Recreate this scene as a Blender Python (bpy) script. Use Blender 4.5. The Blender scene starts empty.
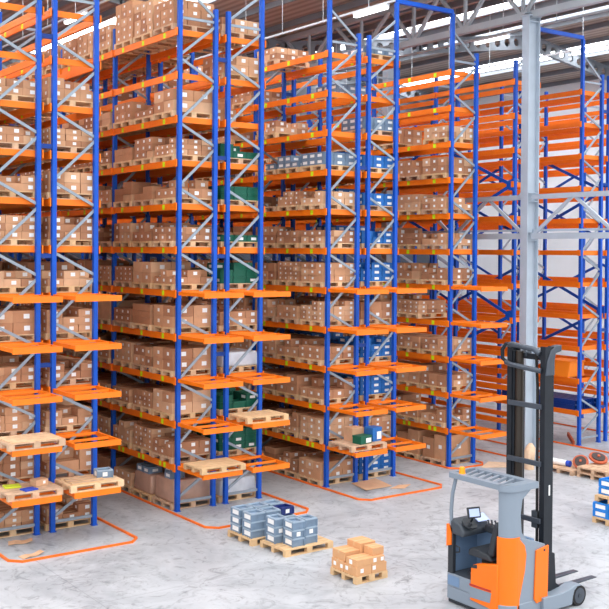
import bpy, math, random
from mathutils import Vector, Matrix
from mathutils.bvhtree import BVHTree

random.seed(11)
SC = bpy.context.scene
COL = SC.collection
PI = math.pi

# ------------------------------------------------------------------ camera
YAW, PITCH, ROLL = 0.6110, -0.0114, 0.0067
FPX, PCX, PCY = 1006.51, 267.56, 262.11
CAM = Vector((-8.8583, -20.8672, 6.2441))
FW = Vector((math.sin(YAW) * math.cos(PITCH), math.cos(YAW) * math.cos(PITCH), math.sin(PITCH)))
R0 = Vector((math.cos(YAW), -math.sin(YAW), 0))
U0 = R0.cross(FW)
RT = R0 * math.cos(ROLL) + U0 * math.sin(ROLL)
UP = -R0 * math.sin(ROLL) + U0 * math.cos(ROLL)
cam_data = bpy.data.cameras.new('camera')
cam = bpy.data.objects.new('camera', cam_data)
COL.objects.link(cam)
M = Matrix((RT, UP, -FW)).transposed().to_4x4()
M.translation = CAM
cam.matrix_world = M
cam_data.sensor_width = 36
cam_data.lens = FPX / 609 * 36
cam_data.shift_x = (304.5 - PCX) / 609
cam_data.shift_y = -(304.5 - PCY) / 609
cam_data.clip_end = 300
SC.camera = cam

# ------------------------------------------------------------------ materials
def lin(c):
    c /= 255.0
    return c / 12.92 if c <= 0.04045 else ((c + 0.055) / 1.055) ** 2.4

def rgb(r, g, b):
    return (lin(r), lin(g), lin(b), 1)

MATS = {}
def mat(name, col, rough=0.6, metal=0.0, vary=0.0, scale=6.0, emit=None, spec=0.4):
    m = bpy.data.materials.new(name)
    m.use_nodes = True
    nt = m.node_tree
    b = nt.nodes['Principled BSDF']
    b.inputs['Base Color'].default_value = col
    b.inputs['Roughness'].default_value = rough
    b.inputs['Metallic'].default_value = metal
    b.inputs['Specular IOR Level'].default_value = spec
    if vary:
        tc = nt.nodes.new('ShaderNodeTexCoord')
        n = nt.nodes.new('ShaderNodeTexNoise')
        n.inputs['Scale'].default_value = scale
        n.inputs['Detail'].default_value = 4
        geo = nt.nodes.new('ShaderNodeNewGeometry')
        nt.links.new(geo.outputs['Position'], n.inputs['Vector'])
        mx = nt.nodes.new('ShaderNodeMix')
        mx.data_type = 'RGBA'
        mx.inputs[6].default_value = tuple(c * (1 - vary) for c in col[:3]) + (1,)
        mx.inputs[7].default_value = tuple(min(1, c * (1 + vary)) for c in col[:3]) + (1,)
        rmp = nt.nodes.new('ShaderNodeMapRange')
        rmp.inputs[1].default_value = 0.3
        rmp.inputs[2].default_value = 0.7
        nt.links.new(n.outputs['Fac'], rmp.inputs[0])
        nt.links.new(rmp.outputs[0], mx.inputs[0])
        nt.links.new(mx.outputs[2], b.inputs['Base Color'])
    if emit:
        b.inputs['Emission Color'].default_value = emit[0]
        b.inputs['Emission Strength'].default_value = emit[1]
    MATS[name] = m
    return m

mat('blue_paint', rgb(0, 80, 188), 0.45, 0, 0.12, 2.0)
mat('navy_paint', rgb(6, 54, 134), 0.45, 0, 0.12, 3.0)
mat('orange_paint', rgb(255, 124, 18), 0.45, 0, 0.08, 2.5)
mat('rail_orange', rgb(242, 112, 30), 0.5, 0, 0.12, 3.0)
mat('galvanised', rgb(150, 161, 173), 0.45, 0.3, 0.08, 5.0)
mat('grey_steel', rgb(176, 186, 198), 0.5, 0.1, 0.06, 2.0)
mat('roof_steel', rgb(172, 176, 182), 0.55, 0.1, 0.08, 1.0)
mat('dark_roof_steel', rgb(128, 134, 142), 0.55, 0.1, 0.08, 1.0)
mat('card_a', rgb(205, 153, 116), 0.85, 0, 0.07, 5.0)
mat('card_b', rgb(190, 137, 102), 0.85, 0, 0.07, 5.0)
mat('card_c', rgb(216, 170, 134), 0.85, 0, 0.07, 5.0)
mat('card_d', rgb(176, 124, 92), 0.85, 0, 0.07, 5.0)
mat('card_fresh', rgb(216, 162, 116), 0.8, 0, 0.04, 5.0)
mat('tape', rgb(214, 172, 128), 0.35)
mat('paper', rgb(244, 243, 242), 0.7)
mat('sticker', rgb(206, 240, 20), 0.6)
mat('wood', rgb(226, 190, 150), 0.8, 0, 0.14, 7.0)
mat('wood_fresh', rgb(218, 180, 136), 0.8, 0, 0.10, 7.0)
mat('wood_old', rgb(206, 170, 140), 0.85, 0, 0.2, 7.0)
mat('crate_green', rgb(12, 94, 72), 0.45, 0, 0.1, 4.0)
mat('crate_blue', rgb(34, 108, 184), 0.45, 0, 0.15, 4.0)
mat('crate_grey', rgb(118, 138, 160), 0.45, 0, 0.14, 6.0)
mat('crate_rim', rgb(158, 176, 194), 0.45)
mat('crate_sky', rgb(36, 128, 212), 0.45, 0, 0.1, 4.0)
mat('crate_navy', rgb(28, 48, 112), 0.45)
mat('film_brown', rgb(190, 150, 130), 0.35, 0, 0.12, 4.0, spec=0.7)
mat('film_white', rgb(214, 218, 226), 0.3, 0, 0.1, 5.0, spec=0.7)
mat('truck_grey', rgb(134, 145, 158), 0.4, 0.1)
mat('truck_inside', rgb(112, 138, 170), 0.5)
mat('truck_orange', rgb(250, 116, 14), 0.35)
mat('black_plastic', rgb(46, 50, 56), 0.5)
mat('dark_trim', rgb(66, 72, 80), 0.5)
mat('mast_steel', rgb(34, 38, 45), 0.45, 0.3, 0.12, 6.0)
mat('mast_grey', rgb(74, 80, 90), 0.4, 0.3, 0.08, 6.0)
mat('piston', rgb(62, 54, 48), 0.35, 0.5)
mat('rubber', rgb(40, 38, 38), 0.8)
mat('red', rgb(176, 48, 36), 0.5)
mat('screen_glass', rgb(176, 190, 226), 0.2, emit=(rgb(170, 188, 230), 0.35))
mat('amber', rgb(255, 150, 20), 0.3, emit=(rgb(255, 150, 20), 0.15))
mat('reel_rust', rgb(190, 92, 60), 0.6, 0, 0.15, 9.0)
mat('reel_dark', rgb(72, 60, 58), 0.7)
mat('yellow', rgb(206, 220, 52), 0.6)
mat('folder_blue', rgb(42, 76, 190), 0.6)
mat('lamp_body', rgb(225, 228, 232), 0.5)
mat('lamp_tube', rgb(255, 255, 255), 0.5, emit=((1, 1, 1, 1), 4.0))
mat('conduit', rgb(190, 194, 200), 0.5, 0.2)
mat('skylight', rgb(250, 252, 255), 0.5, emit=((0.95, 0.98, 1.0, 1), 6.5))
mat('wall_white', rgb(232, 235, 240), 0.8, 0, 0.03, 0.6)
mat('wall_dim_depth', rgb(78, 82, 92), 0.8, 0, 0.08, 0.5)  # wall tone darkened to stand in for dim rack rows farther back
mat('wall_grey', rgb(120, 124, 130), 0.7, 0, 0.05, 0.5)
mat('orange_bin', rgb(255, 140, 30), 0.5)
mat('tan_paper', rgb(222, 190, 160), 0.8, 0, 0.1, 8.0)

def roof_material():
    m = bpy.data.materials.new('roof_sheet'); m.use_nodes = True
    nt = m.node_tree; b = nt.nodes['Principled BSDF']
    geo = nt.nodes.new('ShaderNodeNewGeometry')
    w = nt.nodes.new('ShaderNodeTexWave'); w.bands_direction = 'X'
    w.inputs['Scale'].default_value = 1.1
    nt.links.new(geo.outputs['Position'], w.inputs['Vector'])
    cr = nt.nodes.new('ShaderNodeValToRGB')
    cr.color_ramp.elements[0].color = rgb(150, 136, 128)
    cr.color_ramp.elements[1].color = rgb(186, 172, 162)
    nt.links.new(w.outputs['Color'], cr.inputs['Fac'])
    nt.links.new(cr.outputs['Color'], b.inputs['Base Color'])
    b.inputs['Roughness'].default_value = 0.7
    MATS['roof_sheet'] = m
roof_material()

def floor_material():
    m = bpy.data.materials.new('concrete'); m.use_nodes = True
    nt = m.node_tree; b = nt.nodes['Principled BSDF']
    N = nt.nodes.new; L = nt.links.new
    geo = N('ShaderNodeNewGeometry')
    n1 = N('ShaderNodeTexNoise'); n1.inputs['Scale'].default_value = 0.55; n1.inputs['Detail'].default_value = 8
    n1.inputs['Roughness'].default_value = 0.62; n1.inputs['Distortion'].default_value = 1.2
    n2 = N('ShaderNodeTexNoise'); n2.inputs['Scale'].default_value = 2.2; n2.inputs['Detail'].default_value = 8
    n2.inputs['Roughness'].default_value = 0.7; n2.inputs['Distortion'].default_value = 2.2
    L(geo.outputs['Position'], n1.inputs['Vector']); L(geo.outputs['Position'], n2.inputs['Vector'])
    c1 = N('ShaderNodeValToRGB')
    c1.color_ramp.elements[0].position = 0.34; c1.color_ramp.elements[0].color = rgb(158, 161, 166)
    c1.color_ramp.elements[1].position = 0.6; c1.color_ramp.elements[1].color = rgb(186, 188, 192)
    L(n1.outputs['Fac'], c1.inputs['Fac'])
    c2 = N('ShaderNodeValToRGB')
    c2.color_ramp.elements[0].position = 0.30; c2.color_ramp.elements[0].color = (0.42, 0.42, 0.43, 1)
    c2.color_ramp.elements[1].position = 0.48; c2.color_ramp.elements[1].color = (1, 1, 1, 1)
    L(n2.outputs['Fac'], c2.inputs['Fac'])
    mx = N('ShaderNodeMix'); mx.data_type = 'RGBA'; mx.blend_type = 'MULTIPLY'; mx.inputs[0].default_value = 0.85
    L(c1.outputs['Color'], mx.inputs[6]); L(c2.outputs['Color'], mx.inputs[7])
    # thin wandering cracks
    nd = N('ShaderNodeTexNoise'); nd.inputs['Scale'].default_value = 0.9; nd.inputs['Detail'].default_value = 5
    L(geo.outputs['Position'], nd.inputs['Vector'])
    add = N('ShaderNodeVectorMath'); add.operation = 'MULTIPLY_ADD'
    add.inputs[1].default_value = (1.6, 1.6, 0)
    L(nd.outputs['Color'], add.inputs[0]); L(geo.outputs['Position'], add.inputs[2])
    vo = N('ShaderNodeTexVoronoi'); vo.feature = 'DISTANCE_TO_EDGE'; vo.inputs['Scale'].default_value = 0.42
    L(add.outputs[0], vo.inputs['Vector'])
    c3 = N('ShaderNodeValToRGB')
    c3.color_ramp.elements[0].position = 0.0; c3.color_ramp.elements[0].color = (0.55, 0.55, 0.56, 1)
    c3.color_ramp.elements[1].position = 0.012; c3.color_ramp.elements[1].color = (1, 1, 1, 1)
    L(vo.outputs['Distance'], c3.inputs['Fac'])
    m2 = N('ShaderNodeMix'); m2.data_type = 'RGBA'; m2.blend_type = 'MULTIPLY'; m2.inputs[0].default_value = 0.4
    L(mx.outputs[2], m2.inputs[6]); L(c3.outputs['Color'], m2.inputs[7])
    # saw-cut joints every 6 m
    br = N('ShaderNodeTexBrick'); br.offset = 0; br.inputs['Scale'].default_value = 1
    br.inputs['Mortar Size'].default_value = 0.012; br.inputs['Brick Width'].default_value = 6; br.inputs['Row Height'].default_value = 6
    br.inputs['Color1'].default_value = (1, 1, 1, 1); br.inputs['Color2'].default_value = (1, 1, 1, 1)
    br.inputs['Mortar'].default_value = (0.6, 0.6, 0.62, 1)
    sh = N('ShaderNodeVectorMath'); sh.inputs[1].default_value = (1.1, 4.7, 0)
    L(geo.outputs['Position'], sh.inputs[0]); L(sh.outputs[0], br.inputs['Vector'])
    m3 = N('ShaderNodeMix'); m3.data_type = 'RGBA'; m3.blend_type = 'MULTIPLY'; m3.inputs[0].default_value = 0.5
    L(m2.outputs[2], m3.inputs[6]); L(br.outputs['Color'], m3.inputs[7])
    L(m3.outputs[2], b.inputs['Base Color'])
    b.inputs['Roughness'].default_value = 0.42
    b.inputs['Specular IOR Level'].default_value = 0.35
    MATS['concrete'] = m
floor_material()

# ------------------------------------------------------------------ mesh builder
BOXF = [(0, 3, 2, 1), (4, 5, 6, 7), (0, 1, 5, 4), (1, 2, 6, 5), (2, 3, 7, 6), (3, 0, 4, 7)]
class MB:
    def __init__(s):
        s.v = []; s.f = []; s.mi = []; s.cur = 0
    def add(s, vs, fs):
        o = len(s.v)
        s.v += [tuple(p) for p in vs]
        s.f += [tuple(i + o for i in f) for f in fs]
        s.mi += [s.cur] * len(fs)
        return s
    def box(s, x0, x1, y0, y1, z0, z1):
        return s.add([(x0, y0, z0), (x1, y0, z0), (x1, y1, z0), (x0, y1, z0), (x0, y0, z1), (x1, y0, z1), (x1, y1, z1), (x0, y1, z1)], BOXF)
    def rbox(s, c, d, rz=0, rx=0, ry=0):
        from mathutils import Euler
        E_ = Euler((rx, ry, rz)).to_matrix()
        c = Vector(c)
        pts = [c + E_ @ Vector((sx * d[0] / 2, sy * d[1] / 2, sz * d[2] / 2)) for sz in (-1, 1) for sx, sy in ((-1, -1), (1, -1), (1, 1), (-1, 1))]
        return s.add(pts, BOXF)
    def bar(s, p0, p1, w, h, side=None):
        p0 = Vector(p0); p1 = Vector(p1)
        d = (p1 - p0).normalized()
        ref = Vector(side) if side else (Vector((0, 0, 1)) if abs(d.z) < 0.95 else Vector((0, 1, 0)))
        a = d.cross(ref).normalized(); b = a.cross(d).normalized()
        pts = [p + a * (sa * w / 2) + b * (sb * h / 2) for p in (p0, p1) for sa, sb in ((-1, -1), (1, -1), (1, 1), (-1, 1))]
        return s.add(pts, BOXF)
    def tube(s, path, r, n=10, cap=True):
        path = [Vector(p) for p in path]
        rings = []; prev = None
        for i, p in enumerate(path):
            d = (path[min(i + 1, len(path) - 1)] - path[max(i - 1, 0)]).normalized()
            if prev is None:
                ref = Vector((0, 0, 1)) if abs(d.z) < 0.9 else Vector((1, 0, 0))
                a = d.cross(ref).normalized()
            else:
                a = (prev - d * prev.dot(d)).normalized()
            prev = a; b = d.cross(a)
            rr = r[i] if isinstance(r, (list, tuple)) else r
            rings.append([p + a * math.cos(2 * PI * k / n) * rr + b * math.sin(2 * PI * k / n) * rr for k in range(n)])
        vs = [q for ring in rings for q in ring]
        fs = []
        for i in range(len(rings) - 1):
            for k in range(n):
                fs.append((i * n + k, i * n + (k + 1) % n, (i + 1) * n + (k + 1) % n, (i + 1) * n + k))
        if cap:
            fs.append(tuple(range(n))[::-1]); fs.append(tuple(range((len(rings) - 1) * n, len(rings) * n)))
        return s.add(vs, fs)
    def prism(s, poly, axis, lo, hi):
        def P(a, b, t):
            return {'x': (t, a, b), 'y': (a, t, b), 'z': (a, b, t)}[axis]
        n = len(poly)
        vs = [P(a, b, lo) for a, b in poly] + [P(a, b, hi) for a, b in poly]
        fs = [tuple(range(n))[::-1], tuple(range(n, 2 * n))] + [(i, (i + 1) % n, n + (i + 1) % n, n + i) for i in range(n)]
        return s.add(vs, fs)
    def disc(s, c, axis, r, h, n=28, r2=None):
        c = Vector(c); d = Vector(axis).normalized()
        return s.tube([c - d * h / 2, c + d * h / 2], [r, r2 if r2 else r], n)
    def mesh(s, name, mats, org=(0, 0, 0), smooth=False):
        me = bpy.data.meshes.new(name)
        o = org
        me.from_pydata([(p[0] - o[0], p[1] - o[1], p[2] - o[2]) for p in s.v], [], s.f)
        for m in (mats if isinstance(mats, (list, tuple)) else [mats]):
            me.materials.append(MATS[m])
        if isinstance(mats, (list, tuple)) and len(mats) > 1:
            me.polygons.foreach_set('material_index', s.mi)
        import bmesh
        if len(s.v) < 4000:
            bm = bmesh.new(); bm.from_mesh(me)
            bmesh.ops.recalc_face_normals(bm, faces=bm.faces)
            bm.to_mesh(me); bm.free()
        if smooth:
            me.shade_smooth()
            me.set_sharp_from_angle(angle=math.radians(38))
        me.update()
        return me

def link(name, me, parent=None, loc=(0, 0, 0), rz=0):
    o = bpy.data.objects.new(name, me)
    COL.objects.link(o)
    if parent is not None:
        o.parent = parent
    o.location = loc
    if rz: o.rotation_euler.z = rz
    return o

def tag(o, label, cat=None, group=None, kind=None):
    o['label'] = label
    if cat: o['category'] = cat
    if group: o['group'] = group
    if kind: o['kind'] = kind
    return o

def empty(name, loc, label, cat, group=None, rz=0):
    o = link(name, None, None, loc, rz)
    o.empty_display_size = 0.2
    return tag(o, label, cat, group)

def world_org(o):
    v = Vector((0, 0, 0))
    while o is not None:
        v += Vector(o.location); o = o.parent
    return v

def part(name, mb, mats, parent, bevel=0.0, smooth=False, seg=2, label=None):
    """mb in world coordinates, parent unrotated"""
    o = link(name, mb.mesh(name, mats, world_org(parent), smooth or bevel > 0), parent)
    if bevel:
        md = o.modifiers.new('edge', 'BEVEL'); md.width = bevel; md.segments = seg
        md.limit_method = 'ANGLE'; md.angle_limit = math.radians(40)
    if label: o['label'] = label
    return o

def single(name, mb, mats, label, cat, org=(0, 0, 0), group=None, kind=None, bevel=0, smooth=False):
    o = link(name, mb.mesh(name, mats, org, smooth or bevel > 0), None, org)
    if bevel:
        md = o.modifiers.new('edge', 'BEVEL'); md.width = bevel; md.segments = 2
        md.limit_method = 'ANGLE'; md.angle_limit = math.radians(40)
    return tag(o, label, cat, group, kind)

def struct(name, mb, mats, label, smooth=False):
    o = link(name, mb.mesh(name, mats, (0, 0, 0), smooth))
    o['kind'] = 'structure'; o['label'] = label
    return o

# ------------------------------------------------------------------ setting
struct('floor', MB().box(-40, 46, -34, 32, -0.3, 0), 'concrete', 'worn pale concrete floor with cracks and saw-cut joints')
XR, YB = 36.0, 24.6
struct('wall_back', MB().box(-40, 46, YB, YB + 0.2, 0, 9.5), 'wall_dim_depth', 'lower back wall painted dark for the dim depth behind the racks')
struct('wall_back_upper', MB().box(-40, 46, YB, YB + 0.2, 9.5, 17.5), 'wall_grey', 'grey clad upper back wall under the roof')
struct('wall_right', MB().box(XR, XR + 0.2, -20, YB, 0, 17.5), 'wall_white', 'white side wall beyond the empty racks')

VAL, SL = 14.62, 0.148     # valley and ridge heights of the folded roof
def roof_z(x):
    ph = (x - 14.3) % 28.6
    t = ph if ph < 14.3 else 28.6 - ph
    return VAL + t * SL
Y0R, Y1R = -3.5, YB
mb = MB()
brk = [-36.9, -28.6, -14.3, 0.0, 14.3, 28.6, 42.9]
SKY = []
for r in (-9.8, -4.6, 3.6, 9.0, 18.9, 25.8, 31.2, 37.0):
    SKY.append((r, r + 1.4))
edges = sorted(set(brk + [e for s_ in SKY for e in s_]))
edges = [e for e in edges if -37 <= e <= 46]
nw = 0
for a, b in zip(edges[:-1], edges[1:]):
    mid = (a + b) / 2
    za, zb = roof_z(a + 1e-6), roof_z(b - 1e-6)
    pts = [(a, Y0R, za), (b, Y0R, zb), (b, Y1R, zb), (a, Y1R, za)]
    th = 0.12
    vs = pts + [(p[0], p[1], p[2] + th) for p in pts]
    if any(s0 - 1e-3 < mid < s1 + 1e-3 for s0, s1 in SKY):
        nw += 1
        struct('window_%d' % nw, MB().add(vs, BOXF), 'skylight', 'long translucent skylight strip in the roof slope, number %d across' % nw)
    else:
        mb.add(vs, BOXF)
struct('ceiling', mb, 'roof_sheet', 'brown-grey corrugated roof sheeting')
# purlins run along the racks
mb = MB()
x = -24.0
while x < 44:
    z = roof_z(x)
    mb.box(x - 0.035, x + 0.035, Y0R, Y1R, z - 0.22, z - 0.005)
    x += 1.62
struct('trim_1', mb, 'dark_roof_steel', 'grey roof purlins running along the hall')

# castellated rafters across the hall with round holes
def castellated(xa, xb, y):
    za, zb = roof_z(xa + 1e-4) - 0.24, roof_z(xb - 1e-4) - 0.24
    L = xb - xa
    n = 11; depth = 0.62; r = 0.19
    mb = MB()
    def Z(x): return za + (zb - za) * (x - xa) / L
    pitch = L / n
    for side in (-0.035, 0.035):
        for i in range(n):
            x0 = xa + i * pitch; x1 = x0 + pitch; xc = (x0 + x1) / 2
            hz = Z(xc) - depth / 2
            K = 16
            ring = [(xc + r * math.cos(2 * PI * k / K), hz + r * math.sin(2 * PI * k / K)) for k in range(K)]
            out = []
            for k in range(K):
                a = 2 * PI * k / K
                c_, s_ = math.cos(a), math.sin(a)
                t = min(pitch / 2 / abs(c_) if abs(c_) > 1e-6 else 9, depth / 2 / abs(s_) if abs(s_) > 1e-6 else 9)
                px_, pz_ = xc + c_ * t, s_ * t
                out.append((px_, Z(px_) - depth / 2 + pz_))
            vs = [(a, y + side, b) for a, b in ring] + [(a, y + side, b) for a, b in out]
            mb.add(vs, [(k, (k + 1) % K, K + (k + 1) % K, K + k) for k in range(K)])
    for dz in (0, -depth):
        mb.bar((xa, y, za + dz), (xb, y, zb + dz), 0.2, 0.05)
    for xe in (xa, xb):
        mb.box(xe - 0.02, xe + 0.02, y - 0.1, y + 0.1, Z(xe) - depth, Z(xe))
    return mb
k = 2
for y in (11.1, 23.3):
    for xa in (-14.3, -7.15, 0.0, 7.15, 14.3, 21.45, 28.6):
        struct('trim_%d' % k, castellated(xa, xa + 7.15, y), 'dark_roof_steel', 'grey castellated roof beam with round holes')
        k += 1

# steel column and the longitudinal frames in the column line
def hcol(x, y, z0, z1):
    mb = MB()
    mb.box(x, x + 0.03, y - 0.13, y + 0.13, z0, z1)
    mb.box(x + 0.46, x + 0.49, y - 0.13, y + 0.13, z0, z1)
    mb.box(x + 0.03, x + 0.46, y - 0.012, y + 0.012, z0, z1)
    for z in (6.72, 7.86, 13.1):
        if z0 < z < z1:
            for dz in (-0.12, 0.12):
                mb.box(x + 0.03, x + 0.46, y - 0.12, y + 0.12, z + dz - 0.01, z + dz + 0.01)
    mb.box(x - 0.06, x + 0.55, y - 0.2, y + 0.2, z0, z0 + 0.02)
    mb.box(x - 0.03, x + 0.52, y - 0.16, y + 0.16, z1 - 0.03, z1)
    return mb
YC = -1.10
CXL = 14.1
struct('column', hcol(CXL, YC, 0, 13.15), 'grey_steel', 'tall grey steel column standing behind the reach truck mast')
struct('column_rear', hcol(CXL, YC + 6.1, 0, 13.15), 'grey_steel', 'grey steel column further along the rack gap')
def bracing_truss(ya, yb, z0, z1, n, w):
    x = CXL + 0.22
    mb = MB()
    mb.bar((x, ya, z0), (x, yb, z0), w, 0.17)
    mb.bar((x, ya, z1), (x, yb, z1), w, 0.14)
    p = (yb - ya) / n
    for i in range(n):
        a = (x, ya + i * p, z0 if i % 2 == 0 else z1)
        b = (x, ya + (i + 1) * p, z1 if i % 2 == 0 else z0)
        mb.bar(a, b, 0.07, 0.09)
        if i % 2 == 1:
            mb.bar((x, ya + (i + 1) * p, z0), (x, ya + (i + 1) * p, z1), 0.06, 0.06)
    return mb
struct('trim_%d' % k, bracing_truss(YC - 0.13, YC - 0.13 - 5.84, 6.72, 7.86, 4, 0.14), 'grey_steel', 'grey lattice bracing between columns at mid height, nearer half'); k += 1
struct('trim_%d' % k, bracing_truss(YC + 0.13, YC + 6.1 - 0.13, 6.72, 7.86, 4, 0.14), 'grey_steel', 'grey lattice bracing between columns at mid height, farther half'); k += 1
def thin_rail():
    mb = MB(); x = CXL + 0.36
    mb.box(x, x + 0.05, YC - 5.9, YC + 6.0, 6.86, 6.92)
    return mb
struct('trim_%d' % k, thin_rail(), 'grey_steel', 'thin grey rail behind the lattice bracing'); k += 1
def long_truss(ya, yb):
    x = CXL + 0.22; z0, z1 = 13.18, 14.5
    mb = MB()
    mb.bar((x, ya, z0), (x, yb, z0), 0.2, 0.2)
    mb.bar((x, ya, z1), (x, yb, z1), 0.2, 0.2)
    n = 8; p = (yb - ya) / n
    for i in range(n):
        a = (x, ya + i * p, z1 if i % 2 == 0 else z0)
        b = (x, ya + (i + 1) * p, z0 if i % 2 == 0 else z1)
        mb.bar(a, b, 0.1, 0.1)
        if i % 2 == 0:
            mb.bar((x, ya + (i + 1) * p, z0), (x, ya + (i + 1) * p, z1), 0.09, 0.09)
    return mb
struct('trim_%d' % k, long_truss(YC - 3.2, YC + 6.1), 'roof_steel', 'pale steel roof truss above the column'); k += 1
struct('trim_%d' % k, long_truss(YC + 6.1, YC + 18.3), 'roof_steel', 'pale steel roof truss farther along the hall'); k += 1

# lamps on conduits
def lamp_line(x, y0, y1, z, lamps, name):
    t = MB().bar((x, y0, z), (x, y1, z), 0.06, 0.06)
    y = y0 + 0.7
    while y < y1:
        t.bar((x, y, z), (x, y, roof_z(x) - 0.02), 0.016, 0.016)
        y += 2.2
    global k
    struct('trim_%d' % k, t, 'conduit', 'cable tray hung on thin rods, %s' % name); k += 1
    for i, (yc, d) in enumerate(lamps):
        o = empty('tube_lamp', (x, yc, z - 0.05), d, 'lamp', 'tube lamps under the roof')
        part('housing', MB().box(x - 0.07, x + 0.07, yc - 0.75, yc + 0.75, z - 0.1, z - 0.03), 'lamp_body', o)
        part('diffuser', MB().box(x - 0.06, x + 0.06, yc - 0.72, yc + 0.72, z - 0.17, z - 0.1), 'lamp_tube', o)
lamp_line(10.85, -3, 23, 13.5, [(2.0, 'white tube lamp on the tray between second and third rack groups'), (9.0, 'far white tube lamp on the tray above the third rack group')], 'above the third rack group')
lamp_line(16.7, -3, 23, 13.5, [(2.6, 'white tube lamp on the tray just beside the tall grey column')], 'beside the tall column')
lamp_line(20.85, -3, 23, 13.5, [(1.8, 'white tube lamp over the empty racks beyond the column')], 'over the empty racks')
lamp_line(4.3, -1, 23, 13.6, [(8.5, 'white tube lamp above the aisle between first and second rack groups')], 'over the first aisle')

# ------------------------------------------------------------------ racks
PZ = 1.0398       # shelf pitch
BAY = 3.4154
NLEV = 11
TALL, NORM = 13.12, 12.1
PX, PYW = 0.10, 0.10
def cache_mesh(fn):
    store = {}
    def g(*a):
        if a not in store: store[a] = fn(*a)
        return store[a]
    return g

@cache_mesh
def upright_mesh(h):
    mb = MB()
    # open channel: web, two flanges and rear lips, with a foot plate
    mb.box(-0.05, 0.05, -0.05, -0.035, 0.01, h)
    mb.box(-0.05, -0.035, -0.035, 0.05, 0.01, h)
    mb.box(0.035, 0.05, -0.035, 0.05, 0.01, h)
    mb.box(-0.07, 0.07, -0.075, 0.075, 0, 0.012)
    return mb.mesh('upright', 'blue_paint')
LN = [1.56 + 1.55 * i for i in range(7)]          # left nodes
RN = [0.98 + 1.55 * i for i in range(7)]          # right nodes
def brace_list(tl, tr):
    out = [((0.0, 0.22), (1.0, 0.22)), ((0.0, 0.33), (1.0, 0.93))]
    for i in range(7):
        out.append(((1.0, RN[i] + 0.05), (0.0, LN[i] - 0.05)))
        nxt = RN[i + 1] - 0.05 if i < 6 else 11.66
        out.append(((0.0, LN[i] + 0.05), (1.0, nxt)))
    out.append(((0.0, 11.78), (1.0, 11.78)))
    if tl: out.append(((0.0, 12.62), (1.0, 11.9)))
    if tr: out.append(((0.0, 11.9), (1.0, 12.62)))
    return out
@cache_mesh
def brace_mesh(a, b):
    mb = MB()
    p, q_ = Vector((a[0] + 0.03, 0, a[1])), Vector((b[0] - 0.03, 0, b[1])) if b[0] > a[0] else None
    if q_ is None:
        p, q_ = Vector((a[0] - 0.03, 0, a[1])), Vector((b[0] + 0.03, 0, b[1]))
    mb.bar(p, q_, 0.032, 0.062)
    return mb.mesh('brace', 'galvanised')
@cache_mesh
def brace_all(_):
    mb = MB()
    for a, b in brace_list(False, False):
        s_ = 0.03 if b[0] > a[0] else -0.03
        mb.bar((a[0] + s_, 0, a[1]), (b[0] - s_, 0, b[1]), 0.032, 0.062)
    return mb.mesh('bracing', 'galvanised')
@cache_mesh
def beam_mesh(_):
    mb = MB()
    L = BAY
    mb.box(-0.022, 0.022, 0.055, L - 0.055, -0.078, 0.078)
    mb.box(-0.03, 0.03, 0.052, 0.064, -0.10, 0.10)
    mb.box(-0.03, 0.03, L - 0.064, L - 0.052, -0.10, 0.10)
    mb.box(-0.056, -0.03, -0.045, 0.06, -0.09, 0.09)
    return mb.mesh('beam', 'orange_paint')
@cache_mesh
def far_beams_mesh(b0, b1, lev0):
    mb = MB()
    for bay in range(b0, b1):
        for lev in range(lev0, NLEV + 1):
            for x in (-0.05, 1.05):
                mb.box(x - 0.022, x + 0.022, bay * BAY + 0.055, (bay + 1) * BAY - 0.055, lev * PZ - 0.078, lev * PZ + 0.078)
    return mb.mesh('beam', 'orange_paint')
@cache_mesh
def sticker_mesh(_):
    return MB().box(-0.003, 0, -0.055, 0.055, -0.06, 0.06).mesh('sticker', 'sticker')
@cache_mesh
def tray_mesh(_):
    """cantilevered end shelf: front beam, two side arms, an inner beam and a back beam"""
    mb = MB()
    mb.box(-0.03, 1.05, -1.24, -1.19, -0.06, 0.06)
    mb.box(-0.03, 0.02, -1.19, -0.055, -0.03, 0.055)
    mb.box(1.0, 1.05, -1.19, -0.055, -0.03, 0.055)
    mb.box(0.03, 0.99, -0.76, -0.72, 0.0, 0.055)
    mb.box(0.03, 0.99, -0.10, -0.058, 0.0, 0.055)
    return mb.mesh('end_shelf', 'orange_paint')
@cache_mesh
def crossbar_mesh(_):
    return MB().box(-0.025, 1.025, -0.02, 0.02, -0.06, 0.076).mesh('end_crossbar', 'orange_paint')
@cache_mesh
def spacer_mesh(gap):
    return MB().box(1.05, 1.0 + gap - 0.05, -0.03, 0.03, -0.05, 0.05).mesh('row_spacer', 'navy_paint')
@cache_mesh
def xbrace_mesh(dz):
    mb = MB()
    mb.bar((0, 0.05, 0), (0, BAY - 0.05, dz), 0.03, 0.10)
    return mb.mesh('spine_brace', 'blue_paint')
@cache_mesh
def gusset_mesh(_):
    return MB().prism([(-0.05, -0.2), (0.25, -0.12), (0.25, 0.12), (-0.05, 0.2)], 'x', -0.01, 0.01).mesh('gusset', 'blue_paint')

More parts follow.
